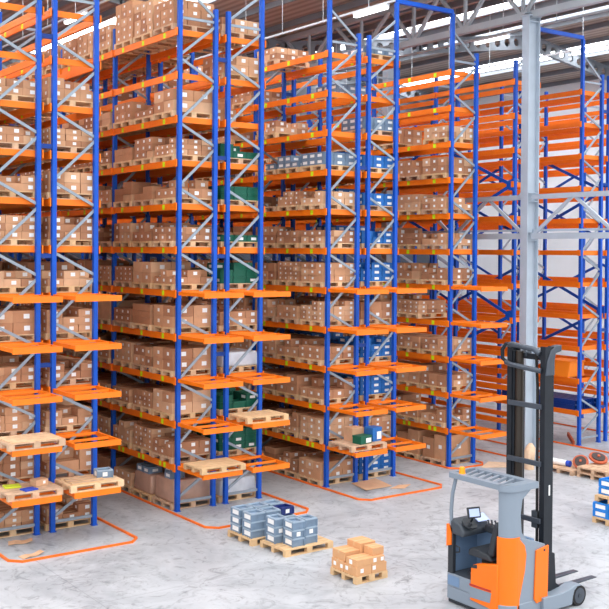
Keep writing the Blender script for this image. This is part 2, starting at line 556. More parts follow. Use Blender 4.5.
RACKS = []
ORD = ['first', 'second', 'third', 'fourth', 'fifth', 'sixth', 'seventh', 'eighth', 'ninth', 'tenth', 'eleventh']
def rack(key, x0, nb, tl, tr, label, trays=(), lev0=1, stick=True, gap=None, spine=None, y0=0.0):
    r = empty('pallet_rack', (x0, y0, 0), label, 'rack', 'blue and orange pallet racks')
    for fr in range(nb + 1):
        for side in (0, 1):
            h = NORM
            if fr == 0 and ((side == 0 and tl) or (side == 1 and tr)): h = TALL
            u = link('upright', upright_mesh(h), r, (side, fr * BAY, 0))
            if side == 0:
                if fr <= 2:
                    for a, b in brace_list(tl and fr == 0, tr and fr == 0):
                        link('brace', brace_mesh(a, b), u, (0, 0.0, 0))
                else:
                    o = link('brace', brace_all(0), u); o['kind'] = 'stuff'
    ni = min(nb, 4)
    for bay in range(ni):
        for lev in range(lev0, NLEV + 1):
            for side in (0, 1):
                o = link('beam', beam_mesh(0), r, (-0.05 if side == 0 else 1.05, bay * BAY, lev * PZ))
                if side == 1: o.rotation_euler = (0, 0, 0); o.scale = (-1, 1, 1)
                if stick and side == 0 and bay < 2:
                    for t in ([0.62, 1.72, 2.82] if lev > 1 else [0.5, 0.72, 1.6, 1.82, 2.7, 2.92]):
                        link('sticker', sticker_mesh(0), o, (-0.022, t, 0.0))
    if nb > ni:
        o = link('beam', far_beams_mesh(ni, nb, lev0), r); o['kind'] = 'stuff'
    for lev in range(lev0, NLEV + 1):
        link('end_crossbar', crossbar_mesh(0), r, (0, 0.085, lev * PZ))
    for lev in trays:
        link('end_shelf', tray_mesh(0), r, (0, 0, lev * PZ))
    if gap:
        for z in (1.15, 3.7, 6.1, 8.5, 10.9):
            for fr in (0, 1, 2):
                link('row_spacer', spacer_mesh(gap), r, (0, fr * BAY, z))
    if spine is not None:
        for bay in range(min(nb, 3)):
            for z in (4.3, 8.3):
                for dz in (1.5, -1.5):
                    zz, dd_ = (z, dz) if bay % 2 == 0 else (z + dz, -dz)
                    link('spine_brace', xbrace_mesh(dd_), r, (spine, bay * BAY, zz))
        for z in (4.3, 8.3):
            link('gusset', gusset_mesh(0), r, (spine, 0, z))
    RACKS.append(dict(key=key, x0=x0, nb=nb, obj=r))
    return r
T5 = (1, 2, 3, 4, 5)
GAP = 0.365
XA, XA2 = -1.365, 0.0
XB, XB2 = 3.168, 4.533
XC, XC2 = 7.701, 9.066
XD, XDD = 12.234, 14.95
XE, XE2, XG = 18.133, 19.498, 22.7
rack('aL', XA, 6, True, False, 'loaded rack at the picture edge, its end shelves holding folders and weathered pallets', T5, gap=GAP)
rack('aR', XA2, 6, False, True, 'loaded blue and orange rack whose low end shelf holds planks and a grey crate', T5)
rack('bL', XB, 6, True, False, 'loaded rack with wrapped floor-level loads and a bare pallet on its lowest end shelf', T5, gap=GAP)
rack('bR', XB2, 6, False, True, 'loaded rack with green crates and a bare pallet on its second end shelf', T5)
rack('cL', XC, 6, True, False, 'loaded rack with a green box and a blue box on its lowest end shelf', T5, gap=GAP)
rack('cR', XC2, 6, False, True, 'rack holding mostly blue crates behind its end frame, all end shelves empty', T5)
rack('d', XD, 5, True, False, 'loaded single rack just behind the reach truck, with five empty end shelves', T5)
rack('dd', XDD, 4, False, True, 'empty orange-beamed rack directly behind the tall grey column', (), stick=False, spine=-0.08)
rack('e1', XE, 5, True, False, 'empty rack beyond the column with orange bin and navy steel sections', (), stick=False, gap=GAP, spine=1.18)
rack('e2', XE2, 5, False, True, 'empty rack cut by the picture edge, back to back with the one with the bin', (), stick=False)
rack('g', XG, 4, True, False, 'empty far rack seen through the racks beyond the column', (), stick=False, spine=1.08)

# tie beams over the aisles
def tie(xa, xb, z, label):
    single('tie_beam', MB().box(xa, xb, -0.05, 0.05, z - 0.06, z + 0.06), 'blue_paint', label, 'beam', (xa, 0, z), 'blue tie beams over the aisles')
tie(XC2 + 1.0, XD, 13.18, 'blue tie beam crossing the aisle to the rack behind the reach truck')
tie(XDD + 1.0, XE, 13.18, 'blue tie beam crossing the aisle between column and empty racks')
tie(XA2 + 1.0, XB, 13.18, 'blue tie beam over the first aisle above the picture')
bpy.data.objects.remove(bpy.data.objects['tie_beam.002'])

# low orange guide rails on the floor around each rack group
def guide(xl, xr, yf, yl, yr, label, c=0.22):
    pts = [(xl, yl), (xl, yf + c), (xl + c, yf), (xr - c, yf), (xr, yf + c), (xr, yr)]
    pts = [p for p in pts]
    mb = MB(); w, h = 0.04, 0.045
    n = len(pts)
    offs = []
    for i, p in enumerate(pts):
        p = Vector(p)
        d0 = (Vector(pts[i]) - Vector(pts[i - 1])).normalized() if i else None
        d1 = (Vector(pts[i + 1]) - p).normalized() if i < n - 1 else None
        d = ((d0 or d1) + (d1 or d0)).normalized()
        nrm = Vector((-d.y, d.x))
        kk = 1.0 / max(0.5, nrm.dot(Vector((-(d1 or d0).y, (d1 or d0).x))))
        offs.append((p - nrm * w / 2 * kk, p + nrm * w / 2 * kk))
    vs = []
    for a, b in offs:
        vs += [(a.x, a.y, 0), (b.x, b.y, 0), (b.x, b.y, h), (a.x, a.y, h)]
    fs = [(0, 1, 2, 3), tuple(4 * (n - 1) + j for j in (3, 2, 1, 0))]
    for i in range(n - 1):
        for j in range(4):
            fs.append((4 * i + j, 4 * i + 4 + j, 4 * i + 4 + (j + 1) % 4, 4 * i + (j + 1) % 4))
    mb.add(vs, fs)
    single('guide_rail', mb, 'rail_orange', label, 'guide rail', (xl, yf, 0), 'orange floor guide rails around the racks')
guide(-1.58, 1.29, -1.74, 20, 20, 'orange floor guide rail around the rack end nearest the picture corner')
guide(2.96, 5.86, -1.84, 20, 20, 'orange floor guide rail looping behind the pallets of grey crates')
guide(7.49, 10.36, -1.80, 20, 20, 'orange floor guide rail around the rack end with the flattened cardboard')
guide(12.02, 13.42, -0.42, 17, 17, 'orange floor guide rail at the rack behind the reach truck')
guide(14.75, 16.2, -0.62, 14, 14, 'orange floor guide rail between the column and the stacked pallets')
guide(17.85, 20.8, -1.75, 17, 17, 'orange floor guide rail around the empty racks beyond the reels')

# ------------------------------------------------------------------ pallets
def pallet_parts(lx, ly):
    """plan lx x ly, origin at the middle of the underside; boards run along x"""
    top = MB()
    n = max(5, int(round(ly / 0.16)))
    w = ly / n
    for i in range(n):
        ww = w * (0.86 if i not in (0, n - 1) else 0.92)
        c = -ly / 2 + w * (i + 0.5)
        top.box(-lx / 2, lx / 2, c - ww / 2, c + ww / 2, 0.122, 0.144)
    for xx in (-lx / 2 + 0.07, 0, lx / 2 - 0.07):
        top.box(xx - 0.07, xx + 0.07, -ly / 2, ly / 2, 0.1, 0.122)
    blocks = [(sx * (lx / 2 - 0.07), sy * (ly / 2 - 0.05)) for sx in (-1, 0, 1) for sy in (-1, 0, 1)]
    return top, blocks
@cache_mesh
def pallet_mesh(lx, ly, m):
    top, blocks = pallet_parts(lx, ly)
    for bx, by in blocks:
        top.box(bx - 0.07, bx + 0.07, by - 0.05, by + 0.05, 0.022, 0.1)
    for by in (-ly / 2 + 0.05, 0, ly / 2 - 0.05):
        top.box(-lx / 2, lx / 2, by - 0.05, by + 0.05, 0, 0.022)
    return top.mesh('wooden_pallet', m)
@cache_mesh
def ptop(lx, ly, m): return pallet_parts(lx, ly)[0].mesh('deck', m)
@cache_mesh
def pblock(m): return MB().box(-0.07, 0.07, -0.05, 0.05, 0.022, 0.1).mesh('block', m)
@cache_mesh
def pskid(lx, m): return MB().box(-lx / 2, lx / 2, -0.05, 0.05, 0, 0.022).mesh('skid', m)
def pallet(x, y, z, lx, ly, label, m='wood', rz=0, group=None):
    o = empty('wooden_pallet', (x, y, z), label, 'pallet', group, rz)
    link('deck', ptop(lx, ly, m), o)
    for bx, by in pallet_parts(lx, ly)[1]:
        link('block', pblock(m), o, (bx, by, 0))
    for by in (-ly / 2 + 0.05, 0, ly / 2 - 0.05):
        link('skid', pskid(lx, m), o, (0, by, 0))
    return o

# ------------------------------------------------------------------ goods in the racks
SHADES = ['card_a', 'card_b', 'card_c', 'card_d']
@cache_mesh
def carton_mesh(dx, dy, dz, shade, lab):
    mb = MB()
    g = 0.004
    mb.box(-dx / 2 + g, dx / 2 - g, -dy / 2 + g, dy / 2 - g, 0, dz - g)
    mb.cur = 1
    def quad(fx, a0, a1, z0, z1):
        if fx == 'x':
            x = -dx / 2 + g - 0.002
            mb.add([(x, a0, z0), (x, a1, z0), (x, a1, z1), (x, a0, z1)], [(0, 3, 2, 1)])
        else:
            y = -dy / 2 + g - 0.002
            mb.add([(a0, y, z0), (a1, y, z0), (a1, y, z1), (a0, y, z1)], [(0, 1, 2, 3)])
    if lab:
        s = lab
        zc = dz * 0.52
        quad('x', -s / 2 - 0.02, s / 2 - 0.02, zc - s * 0.42, zc + s * 0.42)
        t_ = min(s * 1.35, dz * 0.75)
        quad('y', -t_ / 2 + 0.03, t_ / 2 + 0.03, zc - t_ * 0.38, zc + t_ * 0.38)
    mb.cur = 2
    # tape over the middle of the lid
    z = dz - g + 0.001
    mb.add([(-dx / 2 + g, -0.025, z), (dx / 2 - g, -0.025, z), (dx / 2 - g, 0.025, z), (-dx / 2 + g, 0.025, z)], [(0, 1, 2, 3)])
    return mb.mesh('cardboard_box', [shade, 'paper', 'tape'])
@cache_mesh
def crate_mesh(dx, dy, dz, m, lab):
    mb = MB(); t = 0.018; g = 0.003
    X, Y = dx / 2 - g, dy / 2 - g
    ins = 0.012
    mb.box(-X + ins, X - ins, -Y + ins, Y - ins, 0, dz - 0.03)
    # rim and ribs
    mb.box(-X, X, -Y, -Y + t, dz - 0.05, dz - g); mb.box(-X, X, Y - t, Y, dz - 0.05, dz - g)
    mb.box(-X, -X + t, -Y, Y, dz - 0.05, dz - g); mb.box(X - t, X, -Y, Y, dz - 0.05, dz - g)
    for sx in (-1, 1):
        for sy in (-1, 1):
            mb.box(sx * X - (t if sx > 0 else 0), sx * X + (0 if sx > 0 else t), sy * Y - (t if sy > 0 else 0), sy * Y + (0 if sy > 0 else t), 0, dz - 0.05)
    mb.cur = 1
    if lab:
        a = dy * 0.3; x = -X + ins - 0.003
        mb.add([(x, -a, dz * 0.25), (x, a, dz * 0.25), (x, a, dz * 0.7), (x, -a, dz * 0.7)], [(0, 3, 2, 1)])
        y = -Y + ins - 0.003; b_ = dx * 0.2
        mb.add([(-b_, y, dz * 0.25), (b_, y, dz * 0.25), (b_, y, dz * 0.65), (-b_, y, dz * 0.65)], [(0, 1, 2, 3)])
    return mb.mesh('plastic_crate', [m, 'paper'])

RW = {'aL': 'first rack from left', 'aR': 'second rack from left', 'bL': 'third rack from left', 'bR': 'fourth rack from left',
      'cL': 'fifth rack from left', 'cR': 'sixth rack from left', 'd': 'seventh rack from left'}
RX = {'aL': XA, 'aR': XA2, 'bL': XB, 'bR': XB2, 'cL': XC, 'cR': XC2, 'd': XD}
NB = {'aL': 6, 'aR': 6, 'bL': 6, 'bR': 6, 'cL': 6, 'cR': 6, 'd': 5}
ORDX = ORD + ['twelfth', 'thirteenth', 'fourteenth', 'fifteenth', 'sixteenth', 'seventeenth', 'eighteenth']
rnd = random.Random(5)
def load_kind(rk, lev, n):
    """what stands on the n-th pallet place of a shelf"""
    r = rnd.random()
    near = n == 0
    if rk in ('aL', 'aR'):
        if lev >= 10: return None
        if lev == 9: return 'box' if r < 0.85 else None
        return 'box' if r < 0.96 or near else 'bare'
    if rk == 'bL':
        if lev == 0: return 'film' if n < 2 else 'box'
        if lev == 10: return 'box' if n > 4 and r < 0.5 else None
        if lev == 11: return 'tall'
        return 'box' if r < 0.97 else 'bare'
    if rk == 'bR':
        if lev == 0: return 'white' if n < 1 else 'box'
        if n < 2 and lev in (1, 2, 5, 7, 8): return 'green'
        if n < 2 and lev == 6: return 'greenlow'
        if n < 1 and lev == 3: return 'white'
        if lev == 10: return 'box' if r < 0.3 else None
        return 'box' if r < 0.92 else None
    if rk == 'cL':
        if lev >= 9: return ('box' if r < 0.4 else None) if n > 1 else None
        if lev == 8: return 'greybox' if r < 0.45 else 'box' if r < 0.7 else None
        return 'box' if r < 0.96 else 'bare'
    if rk == 'cR':
        if lev >= 9: return None if r < 0.75 else 'greybox'
        if lev in (1, 4): return 'box'
        return 'blue' if n < 3 else 'box' if r < 0.8 else None
    if rk == 'd':
        if lev >= 10: return None
        if lev == 0: return 'big' if n < 3 else 'box'
        if lev in (8, 6): return 'box' if r < 0.9 else 'bare'
        return 'box' if r < 0.92 else None
    return None

ITEMS = []    # dict(kind, mesh args, loc, size, label, group)
def add_item(**k): ITEMS.append(k)
LAYER = ['bottom', 'second', 'third', 'fourth', 'fifth', 'sixth', 'seventh']
ROWW = ['front', 'second', 'back', 'rear']
def fill(rk, lev, n):
    kind = load_kind(rk, lev, n)
    if kind is None: return
    x0 = RX[rk]
    bay, k3 = divmod(n, 3)
    yc = bay * BAY + 0.075 + 0.545 + k3 * 1.09 + rnd.uniform(-0.02, 0.02)
    xc = x0 + 0.5 + rnd.uniform(-0.03, 0.03)
    z = 0.0 if lev == 0 else lev * PZ + 0.079
    shelf = 'floor level' if lev == 0 else ORD[lev - 1] + ' shelf'
    place = '%s, %s' % (shelf, RW[rk])
    pw = ORDX[n]
    PLX, PLY = 1.2, 1.0
    pm = rnd.choice(['wood', 'wood', 'wood_old', 'wood_fresh'])
    add_item(kind='wooden_pallet', args=(PLX, PLY, pm), loc=(xc, yc, z), size=(PLX, PLY, 0.144),
             label='wooden pallet, %s along %s' % (pw, place), n=n)
    z += 0.145
    if kind == 'bare': return
    if kind in ('film', 'white'):
        h = rnd.uniform(0.42, 0.55) if kind == 'film' else rnd.uniform(0.28, 0.4)
        add_item(kind='wrapped_load', args=('film_brown' if kind == 'film' else 'film_white', round(h, 2)), loc=(xc, yc, z), size=(1.1, 0.94, h),
                 label='%s shrink-wrapped load on %s pallet, %s' % ('brown' if kind == 'film' else 'white', pw, place), n=n)
        if kind == 'film':
            for j in range(2):
                add_item(kind='plastic_crate', args=(0.4, 0.3, 0.17, 'crate_grey', True), loc=(xc - 0.3 + 0.43 * j * 0, yc - 0.1 + 0.34 * j * (1 if n else 0), z + h + (0.172 * j if n == 0 else 0) + 0.001), size=(0.4, 0.3, 0.17),
                         label='grey crate, %s, on %s wrapped load, %s' % (('lower', 'upper')[j] if n == 0 else ('nearer', 'farther')[j], pw, place), n=n)
        return
    if kind == 'big':
        h = 0.72
        for j, (oy, ly, hh) in enumerate([(-0.26, 0.46, h), (0.23, 0.46, h * 0.8)]):
            add_item(kind='cardboard_box', args=(1.05, ly, round(hh, 2), SHADES[j], 0.13), loc=(xc, yc + oy, z), size=(1.05, ly, hh),
                     label='tall cardboard carton, %s half, %s pallet, %s' % (('nearer', 'farther')[j], pw, place), n=n)
        return
    if kind in ('green', 'greenlow', 'blue', 'greybox'):
        m = {'green': 'crate_green', 'greenlow': 'crate_green', 'blue': 'crate_blue', 'greybox': 'crate_grey'}[kind]
        nz = {'green': rnd.choice([2, 2, 3]), 'greenlow': 1, 'blue': rnd.choice([2, 3, 3]), 'greybox': rnd.choice([1, 2, 2])}[kind]
        cw = {'crate_green': 'green', 'crate_blue': 'blue', 'crate_grey': 'grey'}[m]
        for l in range(nz):
            for i in range(3):
                for j in range(3):
                    if l == nz - 1 and l > 0 and rnd.random() < 0.22: continue
                    add_item(kind='plastic_crate', args=(0.39, 0.31, 0.17, m, kind != 'green' or rnd.random() < 0.3),
                             loc=(xc - 0.39 + 0.393 * i, yc - 0.32 + 0.32 * j, z + l * 0.17), size=(0.39, 0.31, 0.17),
                             label='%s crate, %s layer %s column %s row, %s pallet, %s' % (cw, LAYER[l], ORD[j], ROWW[i], pw, place), n=n)
        return
    t = rnd.random()
    if n == 0 and 0.42 < t < 0.6: t = 0.3
    if kind == 'tall':
        nx, ny, nz, dx, dy, dz, lab = 3, 3, {0: 3, 1: 4, 2: 5}.get(n, 3), 0.38, 0.32, 0.2, 0.075
    elif t < 0.42:
        nx, ny, nz, dx, dy, dz, lab = 3, 3, rnd.choice([2, 2, 3]), 0.38, 0.32, 0.17, 0.08
    elif t < 0.6:
        nx, ny, nz, dx, dy, dz, lab = 2, 2, rnd.choice([2, 3]), 0.57, 0.48, 0.165, 0
    elif t < 0.82:
        nx, ny, nz, dx, dy, dz, lab = 3, 3, 2, 0.38, 0.32, 0.235, 0.085
    elif t < 0.92:
        nx, ny, nz, dx, dy, dz, lab = 3, 4, rnd.choice([3, 4]), 0.38, 0.24, 0.13, 0.06
    else:
        nx, ny, nz, dx, dy, dz, lab = 2, 2, 2, 0.57, 0.48, 0.26, 0.1
    base = rnd.choice(SHADES)
    gap_top = rnd.random() < 0.45
    for l in range(nz):
        for i in range(nx):
            for j in range(ny):
                if l == nz - 1 and gap_top and rnd.random() < 0.4: continue
                sh = base if rnd.random() < 0.7 else rnd.choice(SHADES)
                lb = lab if rnd.random() < 0.92 else 0
                add_item(kind='cardboard_box', args=(dx, dy, dz, sh, lb),
                         loc=(xc + (i - (nx - 1) / 2) * dx * 1.005 + rnd.uniform(-0.008, 0.008), yc + (j - (ny - 1) / 2) * dy * 1.01, z + l * dz), size=(dx, dy, dz),
                         label='%s box, %s layer %s column %s row, %s pallet, %s' % ('labelled' if lb else 'plain', LAYER[l], ORD[j], ROWW[i], pw, place), n=n)
for rk in RX:
    for lev in range(0, NLEV + 1):
        for n in range(3 * NB[rk]):
            fill(rk, lev, n)

# how large each of them shows from the photograph's viewpoint: rays against plain boxes
tri_v, tri_f, owner = [], [], []
def bvh_box(c, s, own, z0=True):
    o = len(tri_v)
    x0, x1 = c[0] - s[0] / 2, c[0] + s[0] / 2
    y0, y1 = c[1] - s[1] / 2, c[1] + s[1] / 2
    z0_, z1 = c[2], c[2] + s[2]
    tri_v.extend([(x0, y0, z0_), (x1, y0, z0_), (x1, y1, z0_), (x0, y1, z0_), (x0, y0, z1), (x1, y0, z1), (x1, y1, z1), (x0, y1, z1)])
    for f in BOXF:
        tri_f.append(tuple(i + o for i in f)); owner.append(own)
for i, it in enumerate(ITEMS):
    bvh_box(it['loc'], it['size'], i)
for R_ in RACKS:
    for fr in range(R_['nb'] + 1):
        for sd in (0, 1):
            bvh_box((R_['x0'] + sd, fr * BAY, 0), (0.1, 0.1, 12.1), -1)
    for lev in range(1, 12):
        for sd in (-0.05, 1.05):
            bvh_box((R_['x0'] + sd, R_['nb'] * BAY / 2, lev * PZ - 0.078), (0.044, R_['nb'] * BAY, 0.156), -1)
bvh_box((4.6, -8.8, 0), (0.9, 1.3, 2.0), -1)
bvh_box((5.2, -8.9, 0), (0.3, 0.8, 4.5), -1)
bvh = BVHTree.FromPolygons(tri_v, tri_f)
hits = {}
STEP = 2
for py in range(1, 609, STEP):
    for px in range(1, 609, STEP):
        d = FW + RT * ((px - PCX) / FPX) - UP * ((py - PCY) / FPX)
        h = bvh.ray_cast(CAM, d.normalized(), 90)
        if h[2] is not None:
            ow = owner[h[2]]
            if ow >= 0: hits[ow] = hits.get(ow, 0) + 1
by_kind = {}
for i, it in enumerate(ITEMS):
    it['hits'] = hits.get(i, 0)
    by_kind.setdefault(it['kind'], []).append(it)

@cache_mesh
def wrapped_mesh(m, h):
    import bmesh
    bm = bmesh.new()
    bmesh.ops.create_cube(bm, size=1)
    for v in bm.verts:
        v.co = Vector((v.co.x * 1.1, v.co.y * 0.94, (v.co.z + 0.5) * h))
        if v.co.z > 0.1:
            v.co.x *= 0.95; v.co.y *= 0.95
    bmesh.ops.bevel(bm, geom=list(bm.edges), offset=0.05, segments=3, affect='EDGES', profile=0.5)
    me = bpy.data.meshes.new('wrapped_load'); bm.to_mesh(me); bm.free()
    me.materials.append(MATS[m]); me.shade_smooth()
    return me
MAKE = {'cardboard_box': carton_mesh, 'wooden_pallet': pallet_mesh, 'plastic_crate': crate_mesh, 'wrapped_load': wrapped_mesh}
CAT = {'cardboard_box': 'box', 'wooden_pallet': 'pallet', 'plastic_crate': 'crate', 'wrapped_load': 'wrapped load'}
GRP = {'cardboard_box': 'cardboard boxes stored in the racks', 'wooden_pallet': 'wooden pallets under the goods in the racks',
       'plastic_crate': 'plastic crates stored in the racks', 'wrapped_load': 'shrink-wrapped loads in the racks'}
LIMIT = {'cardboard_box': 285, 'wooden_pallet': 275, 'plastic_crate': 250, 'wrapped_load': 100}
REST = {'cardboard_box': 'many more brown cardboard boxes stacked on pallets across the loaded racks',
        'wooden_pallet': 'many more wooden pallets carrying goods deep inside the loaded racks',
        'plastic_crate': 'many more plastic crates stacked deep inside the loaded racks',
        'wrapped_load': 'more shrink-wrapped loads deep inside the loaded racks'}
def merged(name, items):
    import numpy as np
    V, F, MI, mats = [], [], [], []
    off = 0
    cache = {}
    for it in items:
        me = MAKE[it['kind']](*it['args'])
        if me.name not in cache:
            co = np.empty(len(me.vertices) * 3); me.vertices.foreach_get('co', co)
            cache[me.name] = (co.reshape(-1, 3), [tuple(p.vertices) for p in me.polygons], [p.material_index for p in me.polygons], [m for m in me.materials])
        co, fs, mi, ms = cache[me.name]
        idx = []
        for m in ms:
            if m not in mats: mats.append(m)
            idx.append(mats.index(m))
        V.append(co + np.array(it['loc']))
        F += [tuple(v + off for v in f) for f in fs]
        MI += [idx[j] for j in mi]
        off += len(co)
    me = bpy.data.meshes.new(name)
    me.from_pydata(np.concatenate(V).tolist(), [], F)
    for m in mats: me.materials.append(m)
    me.polygons.foreach_set('material_index', MI)
    me.update()
    return link(name, me)
for kd, its in by_kind.items():
    its.sort(key=lambda t: -t['hits'])
    top = [t for t in its[:LIMIT[kd]] if t['hits'] >= 2]
    rest = its[len(top):]
    for t in top:
        o = link(kd, MAKE[kd](*t['args']), None, t['loc'])
        tag(o, t['label'], CAT[kd], GRP[kd])
    # the rest: all that the photo shows, and the unseen ones near the rack ends and faces
    rest = [t for t in rest if t['hits'] > 0 or t['n'] < 8]
    if rest:
        o = merged(kd, rest)
        tag(o, REST[kd], CAT[kd], None, 'stuff')
    print('GOODS', kd, len(top), len(rest), 'seen', sum(1 for t in its if t['hits'] > 0))

# ------------------------------------------------------------------ goods on the end shelves
TZ = lambda lev: lev * PZ + 0.061
def carton(x, y, z, dx, dy, dz, label, m='card_fresh', rz=0, labs=(), group=None, tape=True):
    o = empty('cardboard_box', (x, y, z), label, 'box', group, rz)
    b = link('carton', MB().box(-dx / 2, dx / 2, -dy / 2, dy / 2, 0, dz).mesh('carton', m), o)
    md = b.modifiers.new('edge', 'BEVEL'); md.width = 0.006; md.segments = 2
    if tape:
        tm = MB()
        tm.box(-dx / 2 - 0.001, dx / 2 + 0.001, -0.024, 0.024, dz, dz + 0.002)
        tm.box(-dx / 2 - 0.002, -dx / 2, -0.024, 0.024, dz * 0.7, dz + 0.002)
        tm.box(dx / 2, dx / 2 + 0.002, -0.024, 0.024, dz * 0.7, dz + 0.002)
        link('tape', tm.mesh('tape', 'tape'), o)
    for (f, a, zc, s) in labs:
        if f == 'x': mm = MB().box(-dx / 2 - 0.003, -dx / 2 - 0.0005, a - s / 2, a + s / 2, zc - s / 2, zc + s / 2)
        else: mm = MB().box(a - s / 2, a + s / 2, -dy / 2 - 0.003, -dy / 2 - 0.0005, zc - s / 2, zc + s / 2)
        link('label', mm.mesh('label', 'paper'), o)
    return o
def crate(x, y, z, m, label, dx=0.4, dy=0.3, dz=0.175, rz=0, group=None, side=True):
    """open stacking crate: body, rim, handle grips and a paper label at two sides"""
    o = empty('plastic_crate', (x, y, z), label, 'crate', group, rz)
    link('body', _crate_body(dx, dy, dz, m), o)
    link('rim', _crate_rim(dx, dy, dz, 'crate_rim' if m == 'crate_grey' else m), o)
    link('label', _crate_label_x(dx, dy, dz), o)
    if side: link('label', _crate_label_y(dx, dy, dz), o)
    return o
@cache_mesh
def _crate_body(dx, dy, dz, m):
    mb = MB(); X, Y, t = dx / 2 - 0.014, dy / 2 - 0.014, 0.012
    mb.box(-X, X, -Y, Y, 0, 0.012)
    mb.box(-X, X, -Y, -Y + t, 0.012, dz - 0.03); mb.box(-X, X, Y - t, Y, 0.012, dz - 0.03)
    mb.box(-X, -X + t, -Y + t, Y - t, 0.012, dz - 0.03); mb.box(X - t, X, -Y + t, Y - t, 0.012, dz - 0.03)
    mb.box(-X + t, X - t, -Y + t, Y - t, 0.012, dz * 0.72)
    for sx in (-1, 1):
        for sy in (-1, 1):
            mb.rbox((sx * (X + 0.004), sy * (Y + 0.004), dz / 2 - 0.015), (0.03, 0.03, dz - 0.03))
    return mb.mesh('body', m)
@cache_mesh
def _crate_rim(dx, dy, dz, m):
    mb = MB(); X, Y, t = dx / 2 - 0.003, dy / 2 - 0.003, 0.03
    z0, z1 = dz - 0.035, dz - 0.002
    mb.box(-X, X, -Y, -Y + t, z0, z1); mb.box(-X, X, Y - t, Y, z0, z1)
    mb.box(-X, -X + t, -Y + t, Y - t, z0, z1); mb.box(X - t, X, -Y + t, Y - t, z0, z1)
    return mb.mesh('rim', m)
@cache_mesh
def _crate_label_x(dx, dy, dz):
    x = -dx / 2 + 0.011
    return MB().box(x - 0.002, x + 0.001, -dy * 0.34, dy * 0.34, dz * 0.2, dz * 0.74).mesh('label', 'paper')
@cache_mesh
def _crate_label_y(dx, dy, dz):
    y = -dy / 2 + 0.011
    return MB().box(-dx * 0.15, dx * 0.15, y - 0.002, y + 0.001, dz * 0.2, dz * 0.7).mesh('label', 'paper')

# third rack group: bare pallets
pallet(XB + 0.52, -0.84, TZ(1), 1.2, 0.84, 'bare pale wooden pallet on the lowest end shelf of the third rack', 'wood_fresh')
pallet(XB2 + 0.44, -0.78, TZ(2), 1.2, 0.84, 'bare pale wooden pallet on the second end shelf, beside the green crates', 'wood_fresh')
# first rack: two pallets on the second end shelf
pallet(XA + 0.5, -0.80, TZ(2), 1.24, 0.9, 'weathered wooden pallet on the second end shelf at the picture edge', 'wood_old')
single('plywood_sheet', MB().rbox((XA + 0.5, -0.80, TZ(2) + 0.156), (1.1, 0.78, 0.02), 0.03), 'wood', 'flat plywood sheet lying on the weathered pallet of the second end shelf', 'sheet', (XA + 0.5, -0.8, TZ(2) + 0.146))
pallet(XA + 0.5, -0.74, TZ(1), 1.2, 0.9, 'wooden pallet with folders on the lowest end shelf of the first rack', 'wood_old')
zt = TZ(1) + 0.145
single('folder', MB().rbox((XA + 0.43, -0.98, zt + 0.015), (0.3, 0.24, 0.028), 0.2), 'folder_blue', 'dark blue folder lying on the pallet of the lowest end shelf', 'folder', (XA + 0.43, -0.98, zt), bevel=0.004)
single('folder', MB().rbox((XA + 0.22, -0.56, zt + 0.02), (0.34, 0.26, 0.036), -0.15), 'yellow', 'yellow-green folder lying behind the blue folder', 'folder', (XA + 0.22, -0.56, zt), bevel=0.004)
carton(XA + 0.78, -0.66, zt, 0.3, 0.24, 0.13, 'small open-cornered cardboard box beside the folders on the lowest end shelf', 'card_c', 0.2, [('y', 0.05, 0.07, 0.06)])
# second rack: pallet heaped with loose planks and a grey crate
pallet(XA2 + 0.52, -0.78, TZ(1), 1.24, 0.86, 'wooden pallet under loose planks on the end shelf beside the first aisle', 'wood')
for i in range(7):
    yy = -1.1 + i * 0.1
    single('loose_plank', MB().rbox((XA2 + 0.36 + 0.02 * (i % 3), yy, zt + 0.011 + 0.0), (0.78 - 0.05 * (i % 2), 0.075, 0.02), 0.03 * ((i * 7) % 5 - 2)), 'wood_old' if i % 2 else 'wood_fresh',
           '%s loose plank from the shelf edge, beside the grey crate on the end shelf' % ORD[i], 'plank', (XA2 + 0.36, yy, zt), 'loose planks on the end shelf')
crate(XA2 + 0.88, -0.72, zt, 'crate_grey', 'single grey crate standing on the plank-covered pallet by the first aisle', 0.36, 0.28, 0.18, -0.15)
# fifth rack: pallet with a green, a blue and a brown box
pallet(XC + 0.52, -0.66, TZ(1), 1.2, 0.95, 'wooden pallet with green and blue boxes on the fifth rack end shelf', 'wood_old')
def lidded_box(x, y, z, dx, dy, dz, m, label, rz, lab=True):
    o = empty('storage_box', (x, y, z), label, 'box', None, rz)
    b = link('body', MB().box(-dx / 2, dx / 2, -dy / 2, dy / 2, 0, dz * 0.86).mesh('body', m), o)
    l = link('lid', MB().box(-dx / 2 - 0.008, dx / 2 + 0.008, -dy / 2 - 0.008, dy / 2 + 0.008, dz * 0.82, dz).mesh('lid', m), o)
    for q_ in (b, l):
        md = q_.modifiers.new('edge', 'BEVEL'); md.width = 0.008; md.segments = 2
    if lab:
        link('label', MB().box(-dx * 0.05, dx * 0.42, -dy / 2 - 0.011, -dy / 2 - 0.002, dz * 0.15, dz * 0.7).mesh('label', 'paper'), o)
    return o
lidded_box(XC + 0.50, -0.86, zt, 0.42, 0.3, 0.21, 'crate_green', 'small green box with white label on the fifth rack end shelf', 0.15)
lidded_box(XC + 1.0, -0.72, zt, 0.34, 0.3, 0.36, 'crate_blue', 'bright blue box on the fifth rack end shelf beside the green one', 0.1)
carton(XC + 0.62, -0.38, zt, 0.42, 0.34, 0.34, 'brown cardboard box behind the green and blue boxes on an end shelf', 'card_c', 0.05)

